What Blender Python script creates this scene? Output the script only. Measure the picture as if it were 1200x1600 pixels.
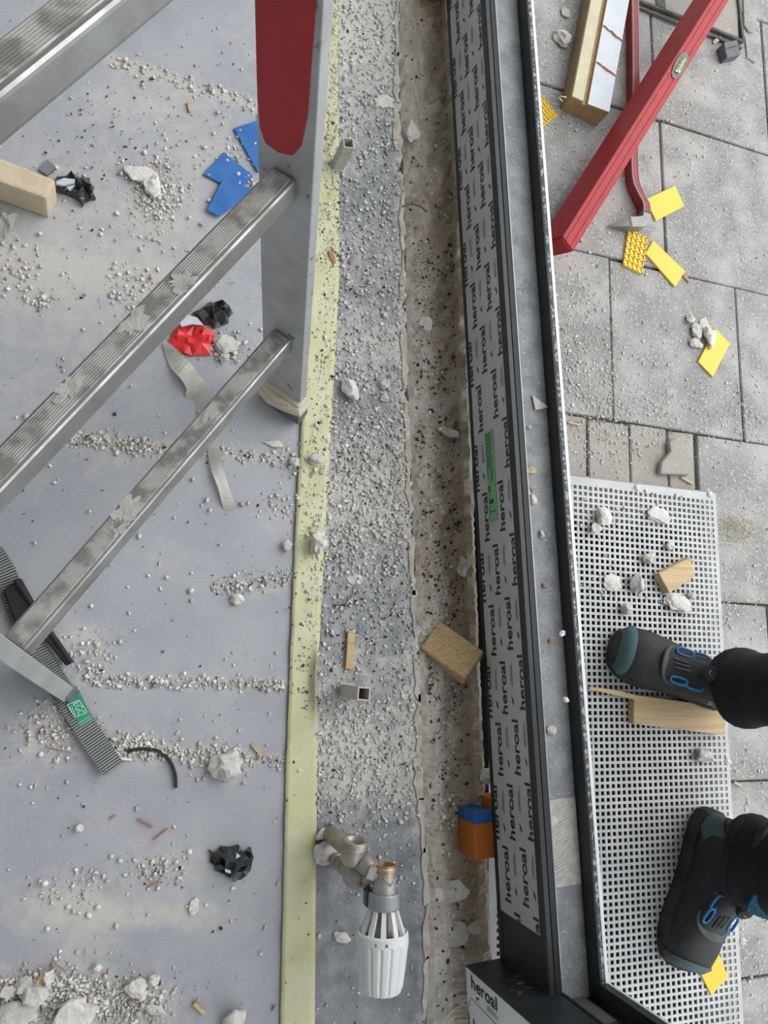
import bpy, bmesh, math, random
import numpy as np
from mathutils import Vector, Matrix, Quaternion

for o in list(bpy.data.objects): bpy.data.objects.remove(o)
SC = bpy.context.scene
COL = SC.collection
random.seed(4); RNG = np.random.default_rng(11)

# ------------------------------------------------------------------ camera
H = 1.04                      # camera height above the indoor floor (z = 0)
F = 1190.304                  # focal length in pixels of the 1200x1600 frame
R = np.array([[0.93974898, 0.02836149, 0.34068678],
              [0.08863546, -0.98268887, -0.16268479],
              [0.33017513, 0.1830798, -0.92599469]])     # world axes seen from the camera
cam_d = bpy.data.cameras.new('camera'); cam = bpy.data.objects.new('camera', cam_d); COL.objects.link(cam)
cam_d.sensor_fit = 'VERTICAL'; cam_d.sensor_height = 36; cam_d.lens = 36 * F / 1600
cam_d.clip_start = 0.01
m = Matrix.Identity(4)
for i in range(3):
    m[i][0] = R[0][i]; m[i][1] = -R[1][i]; m[i][2] = -R[2][i]
m[2][3] = H
cam.matrix_world = m
SC.camera = cam

# ------------------------------------------------------------------ world, light, exposure
W = bpy.data.worlds.new('overcast_sky'); SC.world = W; W.use_nodes = True
bg = W.node_tree.nodes['Background']
bg.inputs[0].default_value = (0.90, 0.95, 1.0, 1); bg.inputs[1].default_value = 1.0
sun_d = bpy.data.lights.new('veiled_sun', 'SUN'); sun_d.energy = 0.9; sun_d.angle = math.radians(50)
sun_d.color = (1.0, 0.97, 0.92)
sun = bpy.data.objects.new('veiled_sun', sun_d); COL.objects.link(sun)
sun.rotation_euler = Vector((0.80, 0.30, 0.75)).to_track_quat('Z', 'Y').to_euler()
VS = SC.view_settings
VS.view_transform = 'Standard'; VS.look = 'None'; VS.gamma = 1; VS.use_curve_mapping = False
VS.exposure = 0.80

# ------------------------------------------------------------------ pixel -> point helpers
def P(x, y, z=0.0):
    d = R.T @ np.array([x - 600, y - 800, F]); t = (z - H) / d[2]
    return Vector((t * d[0], t * d[1], z))
def lerp(pts, y):
    """x of a px polyline given as (x, y) rows at height y"""
    pts = sorted(pts, key=lambda q: q[1])
    ys = [q[1] for q in pts]; xs = [q[0] for q in pts]
    if y < ys[0]:
        return xs[0] + (xs[1] - xs[0]) / (ys[1] - ys[0]) * (y - ys[0])
    if y > ys[-1]:
        return xs[-1] + (xs[-1] - xs[-2]) / (ys[-1] - ys[-2]) * (y - ys[-1])
    return float(np.interp(y, ys, xs))

# ------------------------------------------------------------------ materials
MATS = {}
def node(nt, t, **kw):
    n = nt.nodes.new(t)
    for k, v in kw.items(): setattr(n, k, v)
    return n
def mat(name, c1, c2=None, scale=30, rough=0.6, metal=0.0, bump=0.0, bscale=None, spec=0.5, mix=(0.35, 0.65), detail=6,
        speck=None, speck_scale=200, speck_at=0.62, aniso=None, alpha=1.0, coat=0.0, trans=0.0, rough2=None):
    if name in MATS: return MATS[name]
    mt = bpy.data.materials.new(name); mt.use_nodes = True
    nt = mt.node_tree; L = nt.links; b = nt.nodes['Principled BSDF']
    b.inputs['Roughness'].default_value = rough; b.inputs['Metallic'].default_value = metal
    b.inputs['Specular IOR Level'].default_value = spec
    b.inputs['Alpha'].default_value = alpha
    b.inputs['Coat Weight'].default_value = coat
    b.inputs['Transmission Weight'].default_value = trans
    b.inputs['Base Color'].default_value = (*c1, 1)
    geo = node(nt, 'ShaderNodeNewGeometry')
    vec = geo.outputs['Position']
    if aniso:
        tc = node(nt, 'ShaderNodeTexCoord'); mp = node(nt, 'ShaderNodeMapping'); mp.inputs['Scale'].default_value = aniso
        L.new(tc.outputs['Object'], mp.inputs[0]); vec = mp.outputs[0]
    out = None
    if c2:
        n = node(nt, 'ShaderNodeTexNoise'); n.inputs['Scale'].default_value = scale; n.inputs['Detail'].default_value = detail
        L.new(vec, n.inputs['Vector'])
        r = node(nt, 'ShaderNodeMapRange'); r.inputs[1].default_value = mix[0]; r.inputs[2].default_value = mix[1]
        L.new(n.outputs['Fac'], r.inputs[0])
        x = node(nt, 'ShaderNodeMix', data_type='RGBA'); x.inputs[6].default_value = (*c1, 1); x.inputs[7].default_value = (*c2, 1)
        L.new(r.outputs[0], x.inputs[0]); out = x.outputs[2]
        if rough2 is not None:
            rr = node(nt, 'ShaderNodeMapRange'); rr.inputs[3].default_value = rough; rr.inputs[4].default_value = rough2
            L.new(r.outputs[0], rr.inputs[0]); L.new(rr.outputs[0], b.inputs['Roughness'])
    if speck:
        n2 = node(nt, 'ShaderNodeTexNoise'); n2.inputs['Scale'].default_value = speck_scale; n2.inputs['Detail'].default_value = 3
        L.new(geo.outputs['Position'], n2.inputs['Vector'])
        r2 = node(nt, 'ShaderNodeMapRange'); r2.inputs[1].default_value = speck_at; r2.inputs[2].default_value = speck_at + 0.06
        L.new(n2.outputs['Fac'], r2.inputs[0])
        x2 = node(nt, 'ShaderNodeMix', data_type='RGBA'); x2.inputs[7].default_value = (*speck, 1)
        if out: L.new(out, x2.inputs[6])
        else: x2.inputs[6].default_value = (*c1, 1)
        L.new(r2.outputs[0], x2.inputs[0]); out = x2.outputs[2]
    if out: L.new(out, b.inputs['Base Color'])
    if bump:
        n3 = node(nt, 'ShaderNodeTexNoise'); n3.inputs['Scale'].default_value = bscale or scale * 3; n3.inputs['Detail'].default_value = 5
        L.new(vec, n3.inputs['Vector'])
        bp = node(nt, 'ShaderNodeBump'); bp.inputs['Strength'].default_value = bump; bp.inputs['Distance'].default_value = 0.002
        L.new(n3.outputs['Fac'], bp.inputs['Height']); L.new(bp.outputs[0], b.inputs['Normal'])
    MATS[name] = mt; return mt
def island_mat(name, ca, cb, cc=None, rough=0.9):
    """stone crumbs: colour differs from crumb to crumb"""
    if name in MATS: return MATS[name]
    mt = bpy.data.materials.new(name); mt.use_nodes = True; nt = mt.node_tree; L = nt.links
    b = nt.nodes['Principled BSDF']; b.inputs['Roughness'].default_value = rough
    g = node(nt, 'ShaderNodeNewGeometry'); cr = node(nt, 'ShaderNodeValToRGB')
    cr.color_ramp.elements[0].color = (*ca, 1); cr.color_ramp.elements[1].color = (*cb, 1)
    if cc:
        e = cr.color_ramp.elements.new(0.93); e.color = (*cb, 1)
        cr.color_ramp.elements[2].color = (*cc, 1)
    L.new(g.outputs['Random Per Island'], cr.inputs[0]); L.new(cr.outputs[0], b.inputs['Base Color'])
    MATS[name] = mt; return mt
def dusty_mat(name, c1, c2, dust, scale=8, rough=0.55, bump=0.15, bscale=120, speck=None, fine=60, dust2=None):
    """a surface with a 'dust' point attribute that lays pale building dust over it"""
    mt = mat(name, c1, c2, scale=scale, rough=rough, bump=bump, bscale=bscale, speck=speck, speck_scale=260, speck_at=0.66)
    nt = mt.node_tree; L = nt.links; b = nt.nodes['Principled BSDF']
    src = b.inputs['Base Color'].links[0].from_socket
    at = node(nt, 'ShaderNodeAttribute', attribute_name='dust'); geo = node(nt, 'ShaderNodeNewGeometry')
    n = node(nt, 'ShaderNodeTexNoise'); n.inputs['Scale'].default_value = fine; n.inputs['Detail'].default_value = 8; n.inputs['Roughness'].default_value = 0.7
    L.new(geo.outputs['Position'], n.inputs['Vector'])
    sub = node(nt, 'ShaderNodeMath', operation='SUBTRACT'); L.new(n.outputs['Fac'], sub.inputs[0]); sub.inputs[1].default_value = 0.5
    mul = node(nt, 'ShaderNodeMath', operation='MULTIPLY_ADD'); L.new(sub.outputs[0], mul.inputs[0]); mul.inputs[1].default_value = 1.8
    L.new(at.outputs['Fac'], mul.inputs[2])
    mr = node(nt, 'ShaderNodeMapRange'); mr.inputs[1].default_value = 0.25; mr.inputs[2].default_value = 0.95
    L.new(mul.outputs[0], mr.inputs[0])
    x = node(nt, 'ShaderNodeMix', data_type='RGBA'); x.inputs[7].default_value = (*dust, 1)
    L.new(src, x.inputs[6]); L.new(mr.outputs[0], x.inputs[0]); L.new(x.outputs[2], b.inputs['Base Color'])
    r2 = node(nt, 'ShaderNodeMapRange'); r2.inputs[3].default_value = rough; r2.inputs[4].default_value = 0.95
    L.new(mr.outputs[0], r2.inputs[0]); L.new(r2.outputs[0], b.inputs['Roughness'])
    return mt

DUST = (0.50, 0.475, 0.44)
M_floor = dusty_mat('floor_vinyl', (0.345, 0.35, 0.385), (0.41, 0.415, 0.44), (0.53, 0.51, 0.475), scale=9, rough=0.5, bump=0.12, bscale=160, fine=45, speck=(0.50, 0.50, 0.50))
M_screed = dusty_mat('dark_screed', (0.165, 0.18, 0.192), (0.29, 0.30, 0.31), (0.62, 0.60, 0.57), scale=34, rough=0.36, bump=0.9, bscale=130, fine=55)
M_trough = dusty_mat('old_mortar', (0.36, 0.29, 0.20), (0.46, 0.39, 0.30), (0.66, 0.62, 0.55), scale=18, rough=0.85, bump=0.5, bscale=140, speck=(0.05, 0.035, 0.025), fine=40)
M_plaster = mat('broken_plaster', (0.62, 0.58, 0.52), (0.45, 0.40, 0.34), scale=60, rough=0.95, bump=0.6, speck=(0.35, 0.14, 0.10), speck_scale=40, speck_at=0.66)
M_tape = mat('masking_tape', (0.60, 0.60, 0.33), (0.66, 0.64, 0.43), scale=25, rough=0.55, bump=0.25, bscale=160, speck=(0.62, 0.58, 0.48), speck_scale=120, speck_at=0.60)
M_slab = mat('paving_concrete', (0.29, 0.285, 0.27), (0.45, 0.44, 0.42), mix=(0.42, 0.68), scale=13, rough=0.9, bump=0.4, bscale=220, speck=(0.50, 0.49, 0.47), speck_scale=190, speck_at=0.575, detail=10)
M_slab2 = mat('paving_concrete_warm', (0.35, 0.32, 0.28), (0.41, 0.39, 0.35), scale=14, rough=0.9, bump=0.5, bscale=200, speck=(0.50, 0.48, 0.44), speck_scale=210, speck_at=0.62)
M_joint = mat('joint_sand_moss', (0.20, 0.19, 0.165), (0.13, 0.15, 0.07), scale=22, rough=1, bump=0.8, bscale=300, mix=(0.55, 0.7))
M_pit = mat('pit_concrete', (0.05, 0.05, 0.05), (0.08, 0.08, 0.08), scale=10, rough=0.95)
M_ledge = mat('ledge_mortar', (0.32, 0.31, 0.29), (0.45, 0.44, 0.42), scale=60, rough=0.95)
M_grate = mat('galvanised_plate', (0.47, 0.475, 0.47), (0.58, 0.58, 0.575), scale=20, rough=0.6, metal=0.1)
M_steel = mat('bright_steel', (0.55, 0.55, 0.54), (0.42, 0.42, 0.42), scale=90, rough=0.35, metal=0.8)
M_frame = mat('anthracite_profile', (0.018, 0.021, 0.024), (0.026, 0.029, 0.032), scale=30, rough=0.45)
M_frame_teal = mat('anthracite_edge', (0.012, 0.028, 0.034), rough=0.4)
M_film = mat('protective_film', (0.54, 0.55, 0.55), (0.48, 0.49, 0.49), scale=14, rough=0.5)
M_film2 = mat('jamb_film_white', (0.80, 0.81, 0.82), (0.74, 0.75, 0.76), scale=14, rough=0.5)
M_print = mat('film_print', (0.025, 0.026, 0.035), rough=0.5)
M_print2 = mat('film_small_print', (0.34, 0.345, 0.35), rough=0.5)
M_green = mat('green_sticker', (0.17, 0.42, 0.20), (0.20, 0.46, 0.24), rough=0.5)
M_rebate = mat('dusty_rebate', (0.27, 0.28, 0.29), (0.40, 0.405, 0.41), scale=40, rough=0.85, bump=0.4, bscale=300, speck=(0.66, 0.65, 0.63), speck_scale=330, speck_at=0.62)
M_lip = mat('scratched_lip', (0.06, 0.065, 0.07), (0.45, 0.45, 0.45), scale=140, rough=0.6, mix=(0.48, 0.62))
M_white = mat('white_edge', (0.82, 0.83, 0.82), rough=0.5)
M_pad = mat('grey_packer', (0.11, 0.11, 0.11), (0.14, 0.14, 0.14), scale=120, rough=0.8, bump=0.3, bscale=500)
M_scuff = mat('pale_scuff', (0.16, 0.17, 0.175), (0.018, 0.021, 0.024), scale=70, rough=0.7, mix=(0.42, 0.55), aniso=(1, 1, 1))
M_alu = mat('ladder_aluminium', (0.44, 0.45, 0.45), (0.28, 0.275, 0.26), scale=22, rough=0.34, metal=0.75, bump=0.12, bscale=120, rough2=0.6)
M_alu2 = mat('ladder_aluminium_rail', (0.56, 0.57, 0.57), (0.42, 0.425, 0.42), scale=16, rough=0.45, metal=0.5, bump=0.06, bscale=60, rough2=0.6, speck=(0.20, 0.195, 0.185), speck_scale=75, speck_at=0.665)
M_rib = mat('worn_rib', (0.62, 0.615, 0.59), (0.30, 0.29, 0.265), scale=40, rough=0.5, metal=0.25, rough2=0.85, mix=(0.44, 0.58))
M_tread = mat('dirty_tread', (0.20, 0.19, 0.17), (0.36, 0.35, 0.32), scale=34, rough=0.8, mix=(0.40, 0.66))
M_dsteel = mat('worn_steel', (0.22, 0.215, 0.20), (0.34, 0.33, 0.31), scale=70, rough=0.5, metal=0.4)
M_splash = mat('plaster_splash', (0.55, 0.54, 0.50), (0.42, 0.41, 0.38), scale=90, rough=0.95, bump=0.6)
M_red = mat('red_paint', (0.46, 0.020, 0.028), (0.38, 0.018, 0.025), scale=40, rough=0.4, speck=(0.25, 0.12, 0.11), speck_scale=60, speck_at=0.70)
M_redlvl = mat('level_red', (0.40, 0.022, 0.026), (0.33, 0.02, 0.024), scale=60, rough=0.5, spec=0.3, speck=(0.42, 0.12, 0.10), speck_scale=150, speck_at=0.68)
M_redbar = mat('pry_bar_red', (0.38, 0.03, 0.04), (0.26, 0.03, 0.035), scale=60, rough=0.5)
M_rubber = mat('grey_rubber', (0.10, 0.115, 0.125), (0.16, 0.17, 0.175), scale=70, rough=0.7)
M_cloth = mat('beige_wrap', (0.55, 0.49, 0.37), (0.62, 0.57, 0.46), scale=50, rough=0.8, bump=0.4)
M_black = mat('black_plastic', (0.012, 0.012, 0.012), (0.02, 0.02, 0.02), rough=0.25, spec=0.7)
M_blackm = mat('black_matt', (0.012, 0.012, 0.013), (0.02, 0.02, 0.022), scale=40, rough=0.75)
M_bag = mat('black_film', (0.014, 0.017, 0.015), (0.03, 0.034, 0.032), scale=40, rough=0.22, spec=0.8)
M_bagw = mat('silver_film', (0.62, 0.65, 0.72), (0.5, 0.52, 0.58), scale=40, rough=0.3)
M_redfilm = mat('red_film', (0.74, 0.035, 0.035), (0.62, 0.025, 0.03), scale=40, rough=0.28)
M_clear = mat('milky_film', (0.50, 0.48, 0.42), (0.64, 0.63, 0.59), scale=50, rough=0.3, alpha=0.6)
M_yellow = mat('yellow_plastic', (0.86, 0.60, 0.035), (0.82, 0.57, 0.05), scale=30, rough=0.45, speck=(0.70, 0.60, 0.32), speck_scale=90, speck_at=0.70)
M_blue = mat('blue_plastic', (0.02, 0.13, 0.43), (0.04, 0.17, 0.46), scale=40, rough=0.4, speck=(0.3, 0.36, 0.48), speck_scale=80, speck_at=0.70)
M_orange = mat('orange_plastic', (0.60, 0.17, 0.012), (0.52, 0.15, 0.02), scale=40, rough=0.45)
M_wood = mat('pale_softwood', (0.66, 0.50, 0.29), (0.50, 0.35, 0.18), scale=6, rough=0.7, aniso=(1.5, 26, 26), bump=0.25, bscale=8)
M_wood2 = mat('sawn_softwood', (0.62, 0.45, 0.23), (0.44, 0.30, 0.14), scale=6, rough=0.75, aniso=(1.5, 40, 40), bump=0.3, bscale=8)
M_endgrain = mat('end_grain', (0.42, 0.28, 0.14), (0.34, 0.22, 0.10), scale=90, rough=0.9, bump=0.4)
M_oldwood = mat('old_brown_wood', (0.27, 0.19, 0.10), (0.33, 0.24, 0.13), scale=30, rough=0.8, bump=0.3)
M_cream = mat('cream_paint', (0.66, 0.60, 0.42), (0.60, 0.53, 0.36), scale=40, rough=0.6, bump=0.15)
M_whitep = mat('white_paint', (0.72, 0.75, 0.80), (0.66, 0.69, 0.74), scale=30, rough=0.55, speck=(0.45, 0.42, 0.38), speck_scale=120, speck_at=0.70)
M_split = mat('split_wood', (0.42, 0.20, 0.10), (0.55, 0.36, 0.22), scale=120, rough=0.9)
M_beige = mat('beige_foam', (0.66, 0.56, 0.40), (0.58, 0.48, 0.33), scale=35, rough=0.85, bump=0.35, bscale=120)
M_ribdark = mat('ribbed_dark', (0.07, 0.075, 0.073), rough=0.6)
M_ribgrey = mat('ribbed_grey', (0.27, 0.28, 0.275), (0.34, 0.35, 0.345), scale=40, rough=0.5)
M_grlabel = mat('green_label', (0.01, 0.28, 0.14), (0.02, 0.33, 0.17), scale=50, rough=0.4)
M_whitetxt = mat('pale_print', (0.55, 0.70, 0.62), rough=0.5)
M_brass = mat('dirty_brass', (0.30, 0.245, 0.16), (0.42, 0.38, 0.31), scale=60, rough=0.5, metal=0.5, bump=0.15)
M_nickel = mat('nickel_valve', (0.34, 0.31, 0.27), (0.44, 0.42, 0.38), scale=60, rough=0.4, metal=0.6)
M_brass2 = mat('bright_brass', (0.55, 0.30, 0.11), (0.40, 0.24, 0.10), scale=60, rough=0.35, metal=0.8)
M_head = mat('white_abs', (0.76, 0.77, 0.77), (0.70, 0.71, 0.71), scale=30, rough=0.45)
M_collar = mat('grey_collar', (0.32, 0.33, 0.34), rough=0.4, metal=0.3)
M_tube = mat('primed_tube', (0.56, 0.54, 0.48), (0.48, 0.46, 0.40), scale=40, rough=0.6)
M_copper = mat('copper_splinter', (0.42, 0.17, 0.09), (0.5, 0.24, 0.14), rough=0.7)
M_grey = mat('dark_grey_plastic', (0.11, 0.115, 0.125), (0.13, 0.135, 0.14), scale=60, rough=0.55)
M_ironf = mat('cover_frame_iron', (0.07, 0.07, 0.065), (0.14, 0.13, 0.11), scale=50, rough=0.8, bump=0.3)
M_boot = mat('boot_upper', (0.009, 0.009, 0.010), (0.024, 0.024, 0.024), scale=18, rough=0.6, bump=0.1, bscale=260)
M_sole = mat('boot_sole', (0.018, 0.02, 0.021), (0.04, 0.044, 0.045), scale=30, rough=0.8)
M_teal = mat('boot_teal_toe', (0.055, 0.13, 0.14), (0.075, 0.09, 0.09), scale=24, rough=0.75)
M_bgrey = mat('boot_grey_trim', (0.075, 0.08, 0.082), (0.10, 0.105, 0.105), scale=40, rough=0.7)
M_bblue = mat('boot_blue', (0.01, 0.14, 0.36), (0.02, 0.18, 0.42), rough=0.45)
M_mesh = mat('boot_blue_mesh', (0.02, 0.15, 0.26), (0.01, 0.03, 0.04), scale=400, rough=0.8)
M_trous = mat('black_trousers', (0.007, 0.007, 0.008), (0.011, 0.011, 0.012), scale=60, rough=0.9, bump=0.2)
M_paint = mat('room_paint', (0.80, 0.80, 0.78), rough=0.9)
M_crumb = island_mat('plaster_crumbs', (0.50, 0.48, 0.44), (0.85, 0.83, 0.79), (0.34, 0.25, 0.20))
M_dark = island_mat('dark_crumbs', (0.02, 0.018, 0.016), (0.10, 0.075, 0.055))
M_lump = mat('plaster_lump', (0.78, 0.75, 0.70), (0.62, 0.59, 0.54), scale=120, rough=0.95, bump=0.7, bscale=300)
M_lumpg = mat('grey_mortar_lump', (0.50, 0.48, 0.45), (0.66, 0.64, 0.60), scale=90, rough=0.95, bump=0.7, bscale=260)
M_vial = mat('vial_green', (0.30, 0.36, 0.10), rough=0.15)
M_vframe = mat('vial_frame', (0.08, 0.085, 0.08), (0.13, 0.13, 0.12), scale=90, rough=0.5)

# ------------------------------------------------------------------ mesh helpers
def new_mesh(name, v, f, mt, smooth=False):
    me = bpy.data.meshes.new(name); me.from_pydata([tuple(p) for p in v], [], f); me.materials.append(mt)
    if smooth: me.polygons.foreach_set('use_smooth', [True] * len(me.polygons))
    me.update(); return me
def link(name, me, loc=(0, 0, 0), parent=None, **props):
    o = bpy.data.objects.new(name, me); COL.objects.link(o); o.location = loc
    if parent: o.parent = parent
    for k, v in props.items(): o[k] = v
    return o
def base_of(v):
    a = np.array([tuple(p) for p in v]); lo = a.min(0); hi = a.max(0)
    return Vector(((lo[0] + hi[0]) / 2, (lo[1] + hi[1]) / 2, lo[2]))
def one(name, vf, mt, label, cat, group=None, kind=None, smooth=False):
    """a thing that is a single mesh; origin at its base"""
    v, f = vf; c = base_of(v)
    o = link(name, new_mesh(name, [Vector(p) - c for p in v], f, mt, smooth), c, label=label, category=cat)
    if group: o['group'] = group
    if kind: o['kind'] = kind
    return o
class Thing:
    """an Empty at the thing's base; parts are meshes in world coordinates moved to its origin"""
    def __init__(s, name, origin, label, cat, group=None, kind=None):
        s.c = Vector(origin); s.e = link(name, None, s.c, label=label, category=cat)
        s.e.empty_display_size = 0.02
        if group: s.e['group'] = group
        if kind: s.e['kind'] = kind
    def part(s, name, vf, mt, parent=None, smooth=False, label=None):
        v, f = vf
        o = link(name, new_mesh(name, [Vector(p) - s.c for p in v], f, mt, smooth), (0, 0, 0), parent or s.e)
        if label: o['label'] = label
        return o
def merge(*vfs):
    v = []; f = []
    for a, b in vfs:
        n = len(v); v += [Vector(p) for p in a]; f += [tuple(i + n for i in q) for q in b]
    return v, f
def prism(top, off):
    """closed prism: polygon `top`, its copy shifted by vector `off`"""
    top = [Vector(p) for p in top]; off = Vector(off); n = len(top)
    nrm = Vector((0, 0, 0))
    for i in range(n): nrm += top[i].cross(top[(i + 1) % n])
    if nrm.dot(off) > 0: top = top[::-1]
    v = top + [p + off for p in top]
    f = [tuple(range(n)), tuple(range(2 * n - 1, n - 1, -1))]
    f += [(i, i + n, (i + 1) % n + n, (i + 1) % n) for i in range(n)]
    return v, f
def plate(px, z, th):
    return prism([P(x, y, z + th) for x, y in px], (0, 0, -th))
def obox(c, ax, ay, az, sx, sy, sz):
    c = Vector(c); v = []
    for k in (-1, 1):
        for j in (-1, 1):
            for i in (-1, 1): v.append(c + ax * (i * sx / 2) + ay * (j * sy / 2) + az * (k * sz / 2))
    f = [(0, 2, 3, 1), (4, 5, 7, 6), (0, 1, 5, 4), (2, 6, 7, 3), (0, 4, 6, 2), (1, 3, 7, 5)]
    return v, f
X, Y, Z = Vector((1, 0, 0)), Vector((0, 1, 0)), Vector((0, 0, 1))
def bevelled(vf, w=0.002, seg=2):
    v, f = vf; bm = bmesh.new(); vs = [bm.verts.new(p) for p in v]
    for q in f: bm.faces.new([vs[i] for i in q])
    bmesh.ops.recalc_face_normals(bm, faces=bm.faces)
    bmesh.ops.bevel(bm, geom=list(bm.edges), offset=w, segments=seg, affect='EDGES', profile=0.6)
    bm.verts.index_update()
    r = ([p.co.copy() for p in bm.verts], [tuple(x.index for x in q.verts) for q in bm.faces]); bm.free(); return r
def loft(rings, cap=True, close=False):
    n = len(rings[0]); v = [p for r in rings for p in r]; f = []
    m_ = len(rings); last = m_ if close else m_ - 1
    for i in range(last):
        for j in range(n):
            a = i * n + j; b = i * n + (j + 1) % n; c = ((i + 1) % m_) * n
            f.append((a, b, c + (j + 1) % n, c + j))
    if cap and not close:
        f.append(tuple(range(n - 1, -1, -1))); f.append(tuple(range((m_ - 1) * n, m_ * n)))
    return v, f
def frame_at(d, up=Z):
    d = d.normalized(); s = d.cross(up)
    if s.length < 1e-4: s = d.cross(X)
    s.normalize(); return d, s, s.cross(d).normalized()
def tube(pts, rad, n=10, cap=True, sx=1.0, sy=1.0, up=Z, square=False):
    pts = [Vector(p) for p in pts]; rings = []
    rad = rad if isinstance(rad, (list, tuple)) else [rad] * len(pts)
    for i, p in enumerate(pts):
        d = pts[min(i + 1, len(pts) - 1)] - pts[max(i - 1, 0)]
        _, s, u = frame_at(d, up)
        if square: rings.append([p + s * (a * rad[i] * sx) + u * (b * rad[i] * sy) for a, b in ((1, 1), (-1, 1), (-1, -1), (1, -1))])
        else: rings.append([p + s * (math.cos(t) * rad[i] * sx) + u * (math.sin(t) * rad[i] * sy) for t in [2 * math.pi * k / n for k in range(n)]])
    return loft(rings, cap)
def lathe(c, axis, prof, n=28, cap=True):
    """prof: (distance along axis, radius)"""
    c = Vector(c); d, s, u = frame_at(Vector(axis))
    return loft([[c + d * a + s * (r * math.cos(t)) + u * (r * math.sin(t)) for t in [2 * math.pi * k / n for k in range(n)]] for a, r in prof], cap)
def ribbon(pts, wid, th=0.0006, up=Z, tilt=None):
    pts = [Vector(p) for p in pts]; rings = []
    wid = wid if isinstance(wid, (list, tuple)) else [wid] * len(pts)
    for i, p in enumerate(pts):
        d = pts[min(i + 1, len(pts) - 1)] - pts[max(i - 1, 0)]
        d, s, u = frame_at(d, up)
        if tilt: q = Quaternion(d, tilt[i]); s = q @ s; u = q @ u
        w = wid[i] / 2
        rings.append([p + s * w + u * th, p - s * w + u * th, p - s * w - u * th, p + s * w - u * th])
    return loft(rings)
def smooth_line(pts, n=6):
    pts = [Vector(p) for p in pts]; out = []
    for i in range(len(pts) - 1):
        a, b, c, d = pts[max(i - 1, 0)], pts[i], pts[i + 1], pts[min(i + 2, len(pts) - 1)]
        for k in range(n):
            t = k / n
            out.append(0.5 * ((2 * b) + (c - a) * t + (2 * a - 5 * b + 4 * c - d) * t * t + (3 * b - a - 3 * c + d) * t ** 3))
    return out + [pts[-1]]
def ico(sub=1):
    bm = bmesh.new(); bmesh.ops.create_icosphere(bm, subdivisions=sub, radius=1)
    v = np.array([p.co[:] for p in bm.verts]); f = [tuple(x.index for x in q.verts) for q in bm.faces]; bm.free(); return v, f
ICO1, ICO2, ICO3 = ico(1), ico(2), ico(3)
def rock(c, sx, sy, sz, seed=0, rough=0.28, rot=None, src=None, flat=0.0):
    """broken lump resting with its underside at c.z"""
    r = np.random.default_rng(seed); v, f = src or ICO3; v = v.copy()
    # a few cutting planes give a broken look
    for _ in range(9):
        n = r.normal(size=3); n /= np.linalg.norm(n); h = r.uniform(0.55, 0.9); d = v @ n
        k = d > h; v[k] -= np.outer(d[k] - h, n)
    for _ in range(14):
        n = r.normal(size=3); n /= np.linalg.norm(n); v *= 1 + (rough * .075 * np.sin(v @ n * r.uniform(4, 11) + r.uniform(0, 6)))[:, None]
    v *= 1 + r.normal(0, rough * 0.05, (len(v), 1))
    if flat: v[:, 2] = np.clip(v[:, 2], -flat, flat)
    v *= np.array([sx, sy, sz]) / 2 / 0.8
    a = r.uniform(0, 6.28) if rot is None else rot
    ca, sa = math.cos(a), math.sin(a); v = v @ np.array([[ca, sa, 0], [-sa, ca, 0], [0, 0, 1]])
    v[:, 2] -= v[:, 2].min(); v += np.array(tuple(c))
    return [Vector(p) for p in v], f
def pxlen(x, y, n, z=0.0):
    """metres that n horizontal pixels span on plane z around (x, y)"""
    return (P(x + n / 2, y, z) - P(x - n / 2, y, z)).length
def add_attr(o, name, vals):
    a = o.data.attributes.new(name, 'FLOAT', 'POINT'); a.data.foreach_set('value', np.asarray(vals, dtype=np.float32))

# ------------------------------------------------------------------ levels
Z_GRATE, Z_PAVE = -0.06, -0.078
ZF = 0.01                                    # underside of the new window frame
K = (H - ZF) / 1.09                          # scale of measures read off at another camera height

TAPE_L = [(512, -400), (507, 130), (480, 517), (463, 793), (454, 1010), (447, 1200), (438, 1600)]
TAPE_R = [(531, -400), (528, 130), (530, 290), (530, 443), (512, 767), (500, 983), (496, 1180), (493, 1433), (492, 1600)]
EDGE_L = [(622, 0), (623, 167), (631, 330), (633, 550), (638, 667), (643, 797), (650, 967), (657, 1100), (657, 1200), (664, 1300), (671, 1433), (666, 1597)]
EDGE_R = [(696, 15), (710, 240), (718, 560), (728, 858), (737, 1100), (742, 1200), (749, 1420), (753, 1497)]

# dust fields, in photo pixels: blobs (x, y, rx, ry, strength) and streaks (x0, y0, x1, y1, half width, strength)
FL_BLOB = [(200, 340, 330, 220, .20), (60, 480, 160, 120, .16), (250, 1420, 260, 60, .12), (250, 330, 60, 60, .5), (170, 430, 160, 60, .35), (110, 300, 90, 50, .3), (330, 240, 60, 40, .4), (240, 160, 90, 40, .5), (420, 60, 60, 60, .3),
           (130, 1000, 45, 30, .75), (80, 1150, 70, 50, .55), (215, 1165, 40, 30, .8), (350, 1190, 40, 30, .8), (260, 1350, 55, 30, .6), (110, 1400, 70, 35, .65),
           (170, 1430, 130, 22, .6), (130, 1480, 50, 40, .4), (90, 1570, 140, 45, 1.0), (220, 1570, 60, 40, .6), (190, 715, 60, 25, .6), (60, 640, 60, 60, .25),
           (300, 1430, 70, 20, .4), (480, 500, 40, 120, .3), (430, 800, 50, 40, .2), (260, 870, 40, 30, .25), (40, 420, 60, 50, .5), (420, 920, 60, 12, .35), (150, 560, 80, 70, .2)]
FL_LINE = [(100, 683, 490, 722, 9, .8), (130, 1062, 500, 1073, 8, 1.0), (170, 1170, 470, 1190, 8, .8), (170, 95, 400, 165, 10, .7), (330, 917, 460, 905, 8, .7), (0, 400, 260, 440, 18, .5)]
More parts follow.
